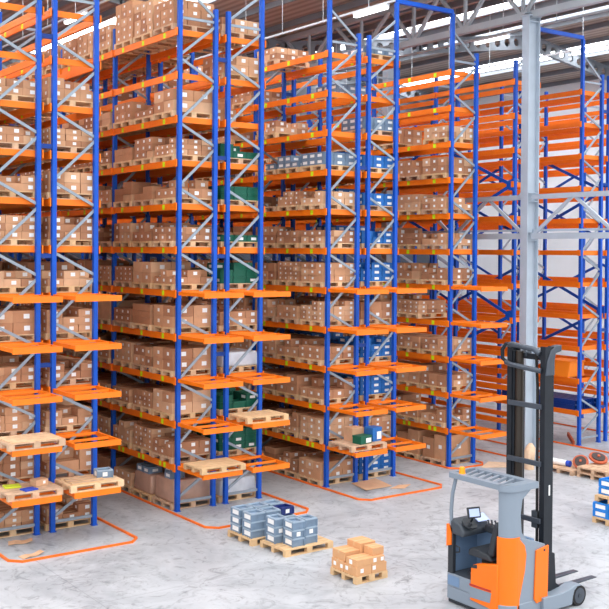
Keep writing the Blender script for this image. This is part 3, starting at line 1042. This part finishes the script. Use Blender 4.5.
# second pallet of boxes standing on another at floor level is in the fill; cardboard on the floor
single('cardboard_sheet', MB().add([(8.48, -0.10, 0.004), (8.26, -0.96, 0.02), (9.2, -0.92, 0.006), (9.42, 0.0, 0.004),
                                    (8.48, -0.10, 0.016), (8.26, -0.96, 0.032), (9.2, -0.92, 0.018), (9.42, 0.0, 0.016)], BOXF), 'card_c',
       'flattened brown cardboard sheet on the floor at the fifth rack end', 'cardboard', (8.8, -0.5, 0))
single('cardboard_scrap', MB().add([(8.95, -1.12, 0.003), (9.3, -1.3, 0.003), (9.75, -1.05, 0.003), (9.4, -0.95, 0.01),
                                    (8.95, -1.12, 0.012), (9.3, -1.3, 0.012), (9.75, -1.05, 0.012), (9.4, -0.95, 0.02)], BOXF), 'card_c',
       'small cardboard scrap on the floor beside the flattened sheet', 'cardboard', (9.3, -1.1, 0))
def curled(x, y, w, l, rz, label):
    mb = MB(); n = 10
    top, bot = [], []
    for i in range(n + 1):
        t = i / n
        zz = 0.004 + 0.09 * max(0, t - 0.45) ** 1.6 + 0.02 * math.sin(t * 5) ** 2
        xx = t * w - w / 2
        top.append((xx, zz))
    vs = []
    c, s_ = math.cos(rz), math.sin(rz)
    for dz in (0, 0.008):
        for side in (-l / 2, l / 2):
            for xx, zz in top:
                yy = side * (1 - 0.25 * (xx / w + 0.5))
                vs.append((x + c * xx - s_ * yy, y + s_ * xx + c * yy, zz + dz))
    m_ = n + 1; fs = []
    for i in range(n):
        fs += [(i, i + 1, m_ + i + 1, m_ + i), (2 * m_ + i, 3 * m_ + i, 3 * m_ + i + 1, 2 * m_ + i + 1),
               (i, 2 * m_ + i, 2 * m_ + i + 1, i + 1), (m_ + i, m_ + i + 1, 3 * m_ + i + 1, 3 * m_ + i)]
    fs += [(0, m_, 3 * m_, 2 * m_), (n, 2 * m_ + n, 3 * m_ + n, m_ + n)]
    mb.add(vs, fs)
    single('cardboard_scrap', mb, 'card_c', label, 'cardboard', (x, y, 0))
curled(-0.9, -0.42, 0.5, 0.3, -0.35, 'curled cardboard scrap lying under the first rack end shelf')
curled(-1.05, -1.42, 0.48, 0.22, 0.1, 'curled cardboard scrap against the orange guide rail of the first rack')
single('cardboard_sheet', MB().add([(12.9, -0.62, 0.004), (13.6, -1.05, 0.004), (14.02, -0.62, 0.02), (13.5, -0.36, 0.06),
                                    (12.9, -0.62, 0.014), (13.6, -1.05, 0.014), (14.02, -0.62, 0.03), (13.5, -0.36, 0.07)], BOXF), 'tan_paper',
       'tan cardboard sheet on the floor just behind the truck roof', 'cardboard', (13.4, -0.6, 0))
single('paper_bundle', MB().tube([(13.95, -1.52, 0.3), (13.95, -1.52, 0.45), (14.0, -1.52, 0.62), (14.02, -1.5, 0.74)], [0.15, 0.17, 0.14, 0.05], 9).disc((13.95, -1.52, 0.15), (0, 0, 1), 0.14, 0.3, 9, 0.15), 'tan_paper',
       'tan paper sack standing at the foot of the tall grey column', 'sack', (13.95, -1.52, 0), smooth=True)

# ------------------------------------------------------------------ pallets on the open floor
FLG = 'wooden pallets standing on the open floor'
pa = (3.66, -2.90); pb = (3.80, -3.93); pc = (3.685, -6.09)
pallet(pa[0], pa[1], 0, 1.24, 0.95, 'floor pallet under the farther group of grey crates', 'wood_fresh', 0, FLG)
pallet(pb[0], pb[1], 0, 1.24, 0.92, 'half-empty floor pallet under the nearer group of grey crates', 'wood_fresh', 0, FLG)
pallet(pc[0], pc[1], 0, 0.78, 0.78, 'small floor pallet carrying the fresh brown boxes', 'wood_fresh', 0, FLG)
GG = 'grey crates on the floor pallets'
# farther pallet: two columns deep in y, three along x
lay = {(0, 0): 3, (0, 1): 3, (1, 0): 3, (1, 1): 3, (2, 0): 2, (2, 1): 3}
def col_word(i, j, a, b):
    return a[i], b[j]
for (i, j), h in lay.items():
    for l in range(h):
        xx = pa[0] - 0.41 + 0.40 * i
        yy = pa[1] - 0.24 + 0.46 * j
        crate(xx, yy, 0.145 + l * 0.175, 'crate_grey', 'grey crate, %s of its stack, %s stack along %s side of the farther floor pallet' % (('bottom', 'second', 'top')[l], ORD[i], ('nearer', 'farther')[j]),
              0.365, 0.34, 0.175, 0.05 * math.sin(i * 5 + j * 3), GG, l == 1 and i == 1)
crate(pa[0] + 0.40, pa[1] - 0.2, 0.145 + 0.35, 'crate_navy', 'dark navy crate on top of the grey crates of the farther floor pallet', 0.36, 0.28, 0.17, 0.1, None)
layb = {(0, 1): 2, (0, 0): 3, (1, 0): 3, (2, 0): 2}
xs_b = [pb[0] - 0.42, pb[0] - 0.42, pb[0] - 0.02, pb[0] + 0.34]
nb_ = 0
names_b = ['the stack nearest the farther pallet', 'the corner stack facing the camera', 'the middle stack', 'the low stack at the bare end']
spec_b = [(pb[0] - 0.38, pb[1] + 0.2, 3, names_b[0]), (pb[0] - 0.22, pb[1] - 0.21, 3, names_b[1]), (pb[0] + 0.13, pb[1] - 0.17, 3, names_b[2]), (pb[0] + 0.06, pb[1] + 0.22, 2, names_b[3])]
for xx, yy, h, nm in spec_b:
    for l in range(h):
        crate(xx, yy, 0.145 + l * 0.175, 'crate_grey', 'grey crate, %s one in %s, nearer floor pallet' % (('bottom', 'second', 'top')[l], nm),
              0.31, 0.34, 0.175, 0.04 * math.sin(xx * 40), GG, l == 1)
# pallet of fresh brown boxes
BG = 'fresh brown boxes on the small floor pallet'
z0 = 0.145
carton(pc[0] - 0.19, pc[1] + 0.19, z0, 0.37, 0.37, 0.19, 'brown box in the bottom layer at the farther end of the small pallet', 'card_fresh', 0, [('x', 0.08, 0.1, 0.075), ('x', -0.12, 0.09, 0.07)], BG)
carton(pc[0] - 0.19, pc[1] - 0.19, z0, 0.37, 0.37, 0.17, 'brown box in the bottom layer at the corner facing the camera', 'card_fresh', 0, [('x', 0.1, 0.1, 0.075), ('y', -0.05, 0.09, 0.075)], BG)
carton(pc[0] + 0.19, pc[1] - 0.19, z0, 0.37, 0.37, 0.17, 'brown box in the bottom layer at the pallet side towards the truck', 'card_fresh', 0, [('y', -0.13, 0.1, 0.075)], BG)
carton(pc[0] + 0.19, pc[1] + 0.19, z0, 0.37, 0.37, 0.19, 'brown box in the bottom layer hidden at the back corner', 'card_fresh', 0, [], BG)
carton(pc[0] - 0.02, pc[1] - 0.21, z0 + 0.171, 0.68, 0.33, 0.13, 'long flat brown box with white labels in the second layer, facing the camera', 'card_fresh', 0, [('y', 0.1, 0.07, 0.075), ('x', 0.02, 0.065, 0.08), ('y', 0.28, 0.07, 0.07)], BG)
carton(pc[0] - 0.17, pc[1] + 0.19, z0 + 0.191, 0.36, 0.38, 0.17, 'square brown box without label above the farther end of the pallet', 'card_fresh', 0.0, [], BG)
carton(pc[0] + 0.2, pc[1] + 0.17, z0 + 0.191, 0.38, 0.40, 0.29, 'tallest brown box at the back of the small pallet', 'card_fresh', 0.0, [], BG)
carton(pc[0] + 0.21, pc[1] - 0.19, z0 + 0.302, 0.28, 0.26, 0.15, 'small brown box on top of the long flat box', 'card_fresh', 0.0, [], BG)

# blue crates at the picture edge
bx0, by0 = 10.70 + 0.6, -6.55
pallet(bx0, by0, 0, 1.2, 0.82, 'floor pallet under the lower blue crates at the picture edge', 'wood_fresh', 0, FLG)
LBG = 'blue crates with white labels on stacked pallets'
for l in range(2):
    for i in range(3):
        for j in range(2):
            crate(bx0 - 0.4 + 0.4 * i, by0 - 0.2 + 0.4 * j, 0.145 + 0.17 * l, 'crate_sky', 'blue crate below the upper pallet, %s layer, %s along its %s side' % (('lower', 'upper')[l], ORD[i], ('nearer', 'farther')[j]), 0.39, 0.39, 0.17, 0, LBG)
pallet(bx0 + 0.08, by0, 0.486, 1.2, 0.82, 'wooden pallet lying on the lower blue crates', 'wood_fresh', 0, FLG)
for l in range(2):
    for i in range(3):
        for j in range(2):
            crate(bx0 - 0.2 + 0.38 * i, by0 - 0.2 + 0.4 * j, 0.632 + 0.18 * l, 'crate_sky', 'blue crate on the upper pallet, %s layer, %s along its %s side' % (('lower', 'upper')[l], ORD[i], ('nearer', 'farther')[j]), 0.37, 0.39, 0.18, 0, LBG)

# empty pallets, reels and roll beside the column
P2 = 'empty pallets lying beside the column'
for st, (xx, yy, h) in enumerate([(14.85, -2.3, 1), (14.95, -3.35, 2), (14.95, -4.45, 2)]):
    for l in range(h):
        pallet(xx, yy, l * 0.145, 1.2, 1.0, 'empty wooden pallet, %s of the %s pile from the column' % ('only one' if h == 1 else ('lower', 'upper')[l], ORD[st]), 'wood_old', 0.03 * (l + st), P2)
def reel(x, y, z, r, tilt, az, label):
    o = empty('cable_reel', (x, y, z), label, 'reel', 'rust-orange reels beside the empty pallets')
    ax = Vector((math.sin(tilt) * math.cos(az), math.sin(tilt) * math.sin(az), math.cos(tilt)))
    c = Vector((x, y, z))
    part('flange', MB().disc(c, ax, r, 0.05, 32), 'reel_rust', o, smooth=True)
    part('winding', MB().disc(c + ax * 0.04, ax, r * 0.72, 0.04, 32), 'reel_dark', o, smooth=True)
    part('hub', MB().disc(c + ax * 0.07, ax, r * 0.16, 0.05, 16), 'reel_rust', o, smooth=True)
reel(14.70, -2.72, 0.33, 0.22, 0.85, -2.6, 'narrow tilted rust-orange reel lying nearer the white roll')
reel(15.14, -2.98, 0.44, 0.26, 0.42, -2.0, 'wider rust-orange reel with dark face, farther from the white roll')
o = empty('film_roll', (14.75, -1.95, 0.145), 'white roll of film with a blue end lying on the nearest empty pallet', 'roll')
part('roll', MB().tube([(14.56, -1.85, 0.231), (14.62, -2.3, 0.231)], 0.085, 18), 'paper', o, smooth=True)
part('end_cap', MB().tube([(14.622, -2.31, 0.231), (14.635, -2.42, 0.231)], 0.085, 18), 'folder_blue', o, smooth=True)
single('plank_offcut', MB().rbox((18.3, 0.45, 0.13), (0.8, 0.06, 0.14), 0.9, 0, -0.2), 'reel_rust', 'brown wooden offcut at the foot of the empty rack upright', 'wood', (18.3, 0.45, 0))

# stored on the empty racks beyond the column
o = empty('picking_bin', (XE + 0.4, 0.75, 2 * PZ + 0.065), 'orange open-fronted bin standing on the empty rack', 'bin')
bz = 2 * PZ + 0.079
part('tub', MB().prism([(XE - 0.1, bz), (XE + 0.75, bz), (XE + 0.75, bz + 0.5), (XE + 0.05, bz + 0.5), (XE - 0.02, bz + 0.25)], 'y', 0.4, 1.35), 'orange_bin', o, 0.02)
part('rim', MB().box(XE + 0.03, XE + 0.77, 0.37, 1.38, bz + 0.49, bz + 0.52), 'orange_bin', o)
part('base', MB().box(XE - 0.12, XE + 1.08, 0.5, 1.25, bz - 0.002, bz + 0.004), 'orange_bin', o)
for i in range(5):
    for j in range(2):
        xx = XE - 0.03 + 0.24 * i; zz = PZ + 0.079 + 0.16 * j
        m_ = MB().box(xx, xx + 0.16, 0.15, 3.25, zz, zz + 0.02)
        m_.box(xx, xx + 0.02, 0.15, 3.25, zz + 0.02, zz + 0.14)
        m_.box(xx + 0.14, xx + 0.16, 0.15, 3.25, zz + 0.02, zz + 0.14)
        m_.box(xx, xx + 0.16, 0.15, 3.25, zz + 0.14, zz + 0.158)
        single('steel_section', m_, 'navy_paint', 'navy steel section on the lowest shelf, %s column %s layer from the rack face' % (ORD[i], LAYER[j]), 'steel section', (xx, 0.15, zz), 'navy steel sections stored on the empty rack')

# ------------------------------------------------------------------ reach truck
TX0, TX1 = 4.05, 5.10
TYN, TYF = -9.47, -8.06
tr = empty('reach_truck', (4.6, -8.76, 0), 'grey and orange reach truck with a tall black mast standing on the open floor', 'forklift')
def arc(cx, cy, r, a0, a1, n=8):
    return [(cx + r * math.cos(a0 + (a1 - a0) * i / n), cy + r * math.sin(a0 + (a1 - a0) * i / n)) for i in range(n + 1)]
# chassis: low hull with a rounded near corner
plan = [(TX0 + 0.02, TYF)] + arc(TX0 + 0.24, TYN + 0.22, 0.22, PI, 1.5 * PI) + [(TX1 + 0.05, TYN), (TX1 + 0.05, TYF)]
ch = part('chassis', MB().prism(plan, 'z', 0.07, 0.30), 'truck_grey', tr, 0.015)
part('bumper_skirt', MB().prism([(x + 0.02 * (1 if x < 4.5 else -1), y + 0.02 * (1 if y < -8.8 else -1)) for x, y in plan], 'z', 0.02, 0.07), 'black_plastic', tr)
part('step_sill', MB().box(TX0 + 0.02, TX0 + 0.3, -8.62, TYF, 0.30, 0.53), 'truck_grey', tr, 0.012)
part('step_recess', MB().box(TX0 + 0.012, TX0 + 0.03, -8.36, TYF - 0.03, 0.33, 0.50), 'truck_inside', tr)
fl = part('cab_floor', MB().box(TX0 + 0.05, 4.78, -9.2, TYF + 0.02, 0.50, 0.535), 'dark_trim', tr)
part('pedal', MB().rbox((4.32, -8.42, 0.57), (0.12, 0.1, 0.04), 0.2, 0.3), 'black_plastic', tr)
part('pedal', MB().rbox((4.5, -8.40, 0.57), (0.12, 0.1, 0.04), 0.1, 0.3), 'black_plastic', tr)
# cab inside walls
part('side_wall', MB().box(4.10, 4.80, TYF - 0.06, TYF, 0.30, 1.42), 'truck_inside', tr, 0.02)
part('bulkhead', MB().box(4.76, 4.84, TYN + 0.1, TYF, 0.30, 1.32), 'truck_inside', tr, 0.01)
part('entry_pillar', MB().box(TX0 + 0.03, TX0 + 0.12, TYF - 0.12, TYF, 0.30, 1.36), 'black_plastic', tr, 0.015)
part('grab_handle', MB().tube([(TX0 + 0.1, TYF - 0.14, 0.9), (TX0 + 0.12, TYF - 0.2, 0.92), (TX0 + 0.12, TYF - 0.2, 1.0), (TX0 + 0.1, TYF - 0.14, 1.02)], 0.015, 8), 'black_plastic', tr, smooth=True)
part('accent_panel', MB().prism([(TYF - 0.10, 1.04), (TYF + 0.01, 1.0), (TYF + 0.01, 1.40), (TYF - 0.04, 1.40), (TYF - 0.10, 1.24)], 'x', TX0 + 0.0, TX0 + 0.05), 'truck_orange', tr, 0.008)
# orange body: seat box, rear door and the rounded lower pillar
pl = arc(TX0 + 0.26, TYN + 0.24, 0.24, PI, 1.5 * PI, 10)
body_plan = [(TX0 + 0.02, -8.64)] + pl + [(4.36, TYN), (4.36, -9.2), (4.74, -9.2), (4.74, -8.72), (4.3, -8.64)]
dr = part('door_panel', MB().prism([(-8.63, 0.20), (-8.65, 0.76), (-8.70, 0.83), (-8.80, 0.87), (-9.26, 0.97), (-9.26, 0.16)], 'x', TX0 - 0.005, TX0 + 0.12), 'truck_orange', tr, 0.02)
part('reflector_strip', MB().prism([(-8.63, 0.455), (-9.12, 0.47), (-9.12, 0.50), (-8.63, 0.49)], 'x', TX0 - 0.012, TX0 - 0.005), 'red', dr)
part('name_plate', MB().prism([(-8.63, 0.25), (-9.10, 0.28), (-9.13, 0.455), (-8.63, 0.44)], 'x', TX0 - 0.012, TX0 - 0.005), 'truck_grey', dr, label='blank grey panel under the red strip')
hl = part('handle', MB().prism([(-8.67, 0.77), (-8.69, 0.82), (-8.80, 0.855), (-8.80, 0.79)], 'x', TX0 - 0.012, TX0 - 0.004), 'black_plastic', dr)
part('seat_box', MB().prism([(TX0 + 0.12, -9.3), (4.74, -9.3), (4.74, -8.72), (TX0 + 0.12, -8.66)], 'z', 0.3, 0.82), 'dark_trim', tr, 0.02)
# lower pillar, orange with a slanting front edge towards the mast
n = len(pl)
lowp = MB()
base = pl + [(4.36, TYN), (4.36, -9.22), (TX0 + 0.02, -9.22)]
lowp.prism(base, 'z', 0.12, 1.44)
part('pillar_base', lowp, 'truck_orange', tr, smooth=True)
part('side_cheek', MB().prism([(4.30, 0.14), (4.40, 0.5), (4.50, 0.86), (4.53, 1.12), (4.49, 1.28), (4.36, 1.40), (4.30, 1.42)], 'y', TYN - 0.002, TYN + 0.2), 'truck_orange', tr, 0.01)
upp = [(x, y) for x, y in arc(TX0 + 0.24, TYN + 0.22, 0.21, PI, 1.5 * PI, 10)] + [(4.38, TYN + 0.01), (4.38, -9.24), (TX0 + 0.03, -9.24)]
part('pillar', MB().prism(upp, 'z', 1.44, 2.27), 'truck_grey', tr, smooth=True)
part('pillar_gusset', MB().prism([(4.36, 1.44), (4.36, 2.26), (4.72, 2.26), (4.62, 2.18), (4.44, 2.06), (4.40, 1.8), (4.43, 1.5), (4.55, 1.38), (4.36, 1.38)], 'y', TYN + 0.02, TYN + 0.10), 'truck_grey', tr, 0.008)
part('side_hull', MB().prism([(4.30, 0.10), (5.10, 0.10), (5.10, 0.9), (5.02, 1.22), (4.60, 1.36), (4.40, 1.42), (4.40, 1.0)], 'y', TYN + 0.012, TYN + 0.30), 'truck_grey', tr, 0.015)
bp = part('battery_panel', MB().prism([(4.72, 0.32), (4.78, 0.24), (5.06, 0.28), (5.08, 1.20), (4.76, 1.15)], 'y', TYN - 0.02, TYN + 0.012), 'truck_orange', tr, 0.008)
part('latch', MB().disc((4.96, TYN - 0.022, 1.13), (0, 1, 0), 0.02, 0.012, 12), 'black_plastic', bp, smooth=True)
part('battery_box', MB().box(4.84, 5.06, TYN + 0.3, TYF + 0.02, 0.3, 1.15), 'dark_trim', tr, 0.02)
# overhead guard
gz0, gz1 = 2.24, 2.33
gp = [(TX0 + 0.02, TYF - 0.04), (TX0 - 0.02, TYN + 0.2)] + arc(TX0 + 0.2, TYN + 0.18, 0.2, PI, 1.5 * PI, 6) + [(4.80, TYN), (4.80, TYF - 0.06)]
def guard_frame():
    mb = MB()
    mb.prism([(TX0 - 0.01, TYF - 0.06), (TX0 + 0.13, TYF - 0.06), (TX0 + 0.11, TYN + 0.16), (TX0 - 0.02, TYN + 0.16)], 'z', gz0, gz1)
    mb.prism([(4.66, TYF - 0.06), (4.80, TYF - 0.06), (4.80, TYN + 0.16), (4.66, TYN + 0.16)], 'z', gz0 + 0.02, gz1)
    mb.prism([(TX0 - 0.01, TYF - 0.07), (4.80, TYF - 0.07), (4.74, TYF + 0.01), (TX0 + 0.06, TYF + 0.01)], 'z', gz0 + 0.02, gz1)
    mb.prism(arc(TX0 + 0.2, TYN + 0.20, 0.22, PI, 1.5 * PI, 6) + [(4.80, TYN - 0.02), (4.80, TYN + 0.17), (TX0 - 0.02, TYN + 0.17)], 'z', gz0 - 0.02, gz1)
    return mb
og = part('overhead_guard', guard_frame(), 'truck_grey', tr, 0.012)
for i in range(6):
    yy = TYN + 0.32 + i * 0.17
    part('guard_bar', MB().rbox((4.39, yy, gz1 - 0.035), (0.66, 0.05, 0.045), 0.32, 0), 'truck_grey', og)
part('beacon', MB().tube([(4.16, TYF - 0.26, gz1), (4.16, TYF - 0.26, gz1 + 0.02), (4.16, TYF - 0.26, gz1 + 0.10), (4.16, TYF - 0.26, gz1 + 0.12)], [0.06, 0.055, 0.05, 0.03], 14), 'amber', tr, smooth=True)
part('guard_post', MB().tube([(TX0 + 0.06, TYF - 0.06, 1.38), (TX0 + 0.05, TYF - 0.06, 1.65), (TX0 + 0.06, TYF - 0.08, 1.95), (TX0 + 0.1, TYF - 0.13, 2.26)], 0.034, 10), 'truck_grey', tr, smooth=True)
# console
cs = part('console', MB().prism([(TYF - 0.02, 1.24), (TYF - 0.36, 1.22), (TYF - 0.40, 1.30), (TYF - 0.30, 1.43), (TYF - 0.04, 1.50)], 'x', TX0 + 0.03, 4.76), 'dark_trim', tr, 0.03)
part('steering_wheel', MB().disc((4.25, TYF - 0.36, 1.45), (0, -0.45, 0.9), 0.14, 0.03, 24), 'black_plastic', tr, smooth=True)
part('steering_knob', MB().disc((4.19, TYF - 0.43, 1.46), (0, -0.45, 0.9), 0.03, 0.07, 12), 'black_plastic', tr, smooth=True)
mo = part('monitor', MB().rbox((4.27, TYF - 0.44, 1.66), (0.26, 0.04, 0.19), -0.25, -0.25), 'black_plastic', tr, 0.012)
part('screen', MB().rbox((4.262, TYF - 0.463, 1.663), (0.20, 0.008, 0.135), -0.25, -0.25), 'screen_glass', mo)
part('monitor_arm', MB().tube([(4.29, TYF - 0.41, 1.6), (4.31, TYF - 0.36, 1.5), (4.31, TYF - 0.28, 1.42)], 0.02, 8), 'black_plastic', tr, smooth=True)
part('clipboard', MB().rbox((4.60, TYF - 0.30, 1.50), (0.26, 0.2, 0.015), -0.1, 0.45), 'screen_glass', tr)
part('lever_console', MB().rbox((4.64, TYF - 0.62, 1.33), (0.16, 0.4, 0.14), 0.05, 0.1), 'black_plastic', tr, 0.03)
for i in range(3):
    part('lever', MB().tube([(4.60 + 0.035 * i, TYF - 0.5 - 0.05 * i, 1.40), (4.60 + 0.035 * i, TYF - 0.47 - 0.05 * i, 1.49)], [0.01, 0.018], 8), 'dark_trim', tr, smooth=True)
# seat
st = part('seat_cushion', MB().prism([(-8.50, 0.94), (-8.52, 1.05), (-8.62, 1.10), (-8.98, 1.04), (-9.06, 0.94)], 'x', 4.12, 4.64), 'black_plastic', tr, 0.035, seg=3)
part('seat_back', MB().prism([(-8.90, 1.02), (-9.05, 1.02), (-9.17, 1.58), (-9.08, 1.64), (-8.99, 1.36)], 'x', 4.16, 4.62), 'black_plastic', tr, 0.035, seg=3)
part('seat_suspension', MB().box(4.24, 4.66, -9.12, -8.72, 0.82, 0.93), 'rubber', tr, 0.01)
part('armrest', MB().rbox((4.60, -8.78, 1.30), (0.09, 0.36, 0.07), 0, 0.05), 'black_plastic', tr, 0.02)
part('seat_belt', MB().box(4.142, 4.152, -8.9, -8.72, 0.97, 1.01), 'screen_glass', tr)
# mast
MX0, MX1 = 5.12, 5.35
def chan(y0, y1, x0, x1, z0, z1, inward):
    """C rail open towards the mast middle"""
    mb = MB(); t = 0.028
    mb.box(x0, x0 + t, y0, y1, z0, z1); mb.box(x1 - t, x1, y0, y1, z0, z1)
    if inward > 0: mb.box(x0 + t, x1 - t, y0, y0 + t, z0, z1)
    else: mb.box(x0 + t, x1 - t, y1 - t, y1, z0, z1)
    return mb
MT = 4.60
yn0, yn1, yf0, yf1 = -9.34, -9.23, -8.59, -8.48
part('mast_rail', chan(yn0, yn1, MX0, MX1, 0.25, MT, 1), 'mast_steel', tr)
part('mast_rail', chan(yf0, yf1, MX0, MX1, 0.25, MT, -1), 'mast_steel', tr)
part('inner_mast_rail', chan(yn1 - 0.05, yn1 + 0.015, MX0 + 0.02, MX1 - 0.03, 0.4, MT - 0.12, 1), 'mast_steel', tr)
part('inner_mast_rail', chan(yf0 - 0.05, yf0 + 0.03, MX0 + 0.02, MX1 - 0.03, 0.4, MT - 0.12, -1), 'mast_steel', tr)
part('lift_cylinder', MB().tube([(MX0 + 0.07, yf0 - 0.12, 0.3), (MX0 + 0.07, yf0 - 0.12, MT - 0.12)], 0.075, 14), 'piston', tr, smooth=True)
part('lift_cylinder', MB().tube([(MX1 - 0.02, yf0 - 0.06, 0.3), (MX1 - 0.02, yf0 - 0.06, MT - 0.5)], 0.05, 14), 'mast_steel', tr, smooth=True)
for zc in (4.44, 4.22):
    pass
part('mast_crosshead', MB().tube([(MX0 - 0.02, yn1, MT - 0.12), (MX0 - 0.05, yn1 + 0.1, MT - 0.05), (MX0 - 0.06, (yn1 + yf0) / 2, MT - 0.03), (MX0 - 0.05, yf0 - 0.06, MT - 0.0), (MX0 - 0.02, yf0 + 0.04, MT - 0.02)], 0.05, 10), 'mast_grey', tr, smooth=True)
part('mast_crossbar', MB().tube([(MX0 - 0.03, yn1 - 0.04, MT - 0.42), (MX0 - 0.09, yn1 + 0.1, MT - 0.40), (MX0 - 0.09, yf0 - 0.06, MT - 0.36), (MX0 - 0.03, yf1, MT - 0.34)], 0.045, 10), 'mast_grey', tr, smooth=True)
for zc in (3.55, 2.55, 1.55):
    part('mast_crossbar', MB().bar((MX0 - 0.02, yn1 - 0.05, zc), (MX0 - 0.02, yf0 + 0.06, zc), 0.05, 0.09), 'mast_grey', tr, 0.01)
for yy in (yf0 - 0.14, yf0 - 0.26, yn1 + 0.1):
    part('chain_pulley', MB().disc((MX0 + 0.14, yy, MT - 0.17), (0, 1, 0), 0.07, 0.03, 18), 'mast_grey', tr, smooth=True)
part('inner_crosshead', MB().bar((MX0 + 0.12, yn1, MT - 0.2), (MX0 + 0.12, yf0, MT - 0.2), 0.08, 0.1), 'mast_steel', tr, 0.01)
# curved horns at the mast head
hn = [(MX0 + 0.0, MT - 0.5), (MX0 + 0.04, MT - 0.25), (MX0 + 0.14, MT - 0.06), (MX0 + 0.28, MT + 0.01), (MX1 + 0.18, MT + 0.02), (MX1 + 0.18, MT - 0.09), (MX1 + 0.03, MT - 0.12), (MX1, MT - 0.24), (MX1, MT - 0.5)]
part('mast_head_plate', MB().prism(hn, 'y', yn0 - 0.02, yn0 + 0.1), 'mast_grey', tr, 0.01)
part('mast_head_loop', MB().tube([(MX0 + 0.02, yf1 + 0.02, MT - 0.34), (MX0 - 0.02, yf1 + 0.09, MT - 0.28), (MX0 - 0.02, yf1 + 0.1, MT - 0.12), (MX0 + 0.0, yf1 + 0.03, MT - 0.01), (MX0 + 0.03, yf0, MT)], 0.035, 10), 'mast_steel', tr, smooth=True)
for i, yy in enumerate((yn1 + 0.045, yn1 + 0.075)):
    part('hose', MB().tube([(MX0 + 0.03, yy, 0.6), (MX0 + 0.02, yy, 2.4), (MX0 + 0.03, yy + 0.02, MT - 0.7), (MX0 + 0.05, yy + 0.06, MT - 0.35), (MX0 + 0.08, yy + 0.1, MT - 0.1)], 0.014, 8), 'rubber', tr, smooth=True)
part('lift_chain', MB().box(MX0 + 0.12, MX0 + 0.14, yn1 + 0.03, yn1 + 0.07, 0.6, MT - 0.2), 'piston', tr)
part('valve_block', MB().rbox((MX0 + 0.06, yn1 + 0.11, 1.55), (0.1, 0.14, 0.3)), 'dark_trim', tr, 0.01)
part('warning_label', MB().box(MX0 + 0.12, MX0 + 0.155, yn0 - 0.003, yn0 - 0.0005, 2.0, 2.18), 'paper', tr)
# carriage and forks
cg = part('fork_carriage', MB().prism([(MX1 - 0.02, 0.2), (MX1 + 0.36, 0.2), (MX1 + 0.32, 0.30), (MX1 + 0.14, 0.42), (MX1 + 0.10, 0.95), (MX1 - 0.02, 1.0)], 'y', yn0 + 0.02, yf1 - 0.02), 'mast_steel', tr, 0.01)
for yc, x1 in ((-9.13, 6.80), (-8.72, 6.80)):
    fk = MB().prism([(MX1 + 0.06, 0.26), (MX1 + 0.10, 0.20), (x1, 0.24), (x1, 0.255), (MX1 + 0.5, 0.262), (MX1 + 0.12, 0.275), (MX1 + 0.12, 0.8), (MX1 + 0.06, 0.8)], 'y', yc - 0.06, yc + 0.06)
    part('fork', fk, 'mast_grey', tr, 0.004)
# straddle legs with load wheels
for sy, nm in ((TYN + 0.06, 'near'), (TYF - 0.06, 'far')):
    sgn = -1 if nm == 'near' else 1
    leg = MB().prism([(4.9, 0.06), (5.66, 0.06), (5.68, 0.2), (5.72, 0.3), (5.80, 0.355), (5.92, 0.355), (5.90, 0.38), (5.74, 0.39), (5.60, 0.345), (5.40, 0.315), (4.9, 0.32)], 'y', sy - 0.13, sy + 0.10)
    part('straddle_leg', leg, 'truck_grey', tr, 0.012)
    wc = (5.87, sy - 0.02, 0.18)
    w = part('load_wheel', MB().disc(wc, (0, 1, 0), 0.18, 0.19, 32), 'rubber', tr, smooth=True)
    part('wheel_rim', MB().disc((wc[0], wc[1] - 0.097, wc[2]), (0, 1, 0), 0.135, 0.012, 28), 'mast_grey', w, smooth=True)
    part('wheel_hub', MB().disc((wc[0], wc[1] - 0.106, wc[2]), (0, 1, 0), 0.04, 0.02, 16), 'dark_trim', w, smooth=True)
    part('axle_bracket', MB().box(5.70, 5.95, sy + 0.075, sy + 0.10, 0.1, 0.3), 'truck_grey', tr)
part('drive_wheel', MB().disc((4.45, -8.7, 0.1), (1, 0, 0), 0.1, 0.12, 20), 'rubber', tr, smooth=True)

# ------------------------------------------------------------------ light
w = bpy.data.worlds.new('hall_daylight'); SC.world = w; w.use_nodes = True
bg = w.node_tree.nodes['Background']
nt = w.node_tree
tc = nt.nodes.new('ShaderNodeTexCoord')
sx = nt.nodes.new('ShaderNodeSeparateXYZ')
cr = nt.nodes.new('ShaderNodeValToRGB')
nt.links.new(tc.outputs['Generated'], sx.inputs[0])
nt.links.new(sx.outputs['Z'], cr.inputs['Fac'])
cr.color_ramp.elements[0].position = 0.0; cr.color_ramp.elements[0].color = (0.36, 0.375, 0.39, 1)
cr.color_ramp.elements[1].position = 0.85; cr.color_ramp.elements[1].color = (0.97, 0.99, 1.0, 1)
nt.links.new(cr.outputs['Color'], bg.inputs[0])
bg.inputs[1].default_value = 2.0
def area(name, loc, sx, sy, power, rot=(0, 0, 0)):
    l = bpy.data.lights.new(name, 'AREA'); l.shape = 'RECTANGLE'; l.size = sx; l.size_y = sy; l.energy = power
    l.color = (1.0, 0.98, 0.95)
    o = bpy.data.objects.new(name, l); COL.objects.link(o); o.location = loc; o.rotation_euler = rot
    return o

SC.view_settings.view_transform = 'Standard'
SC.view_settings.look = 'None'
SC.view_settings.exposure = 0.64
SC.view_settings.gamma = 1.0
SC.view_settings.use_curve_mapping = False
SC.cycles.max_bounces = 8
SC.cycles.diffuse_bounces = 3
SC.cycles.use_denoising = True
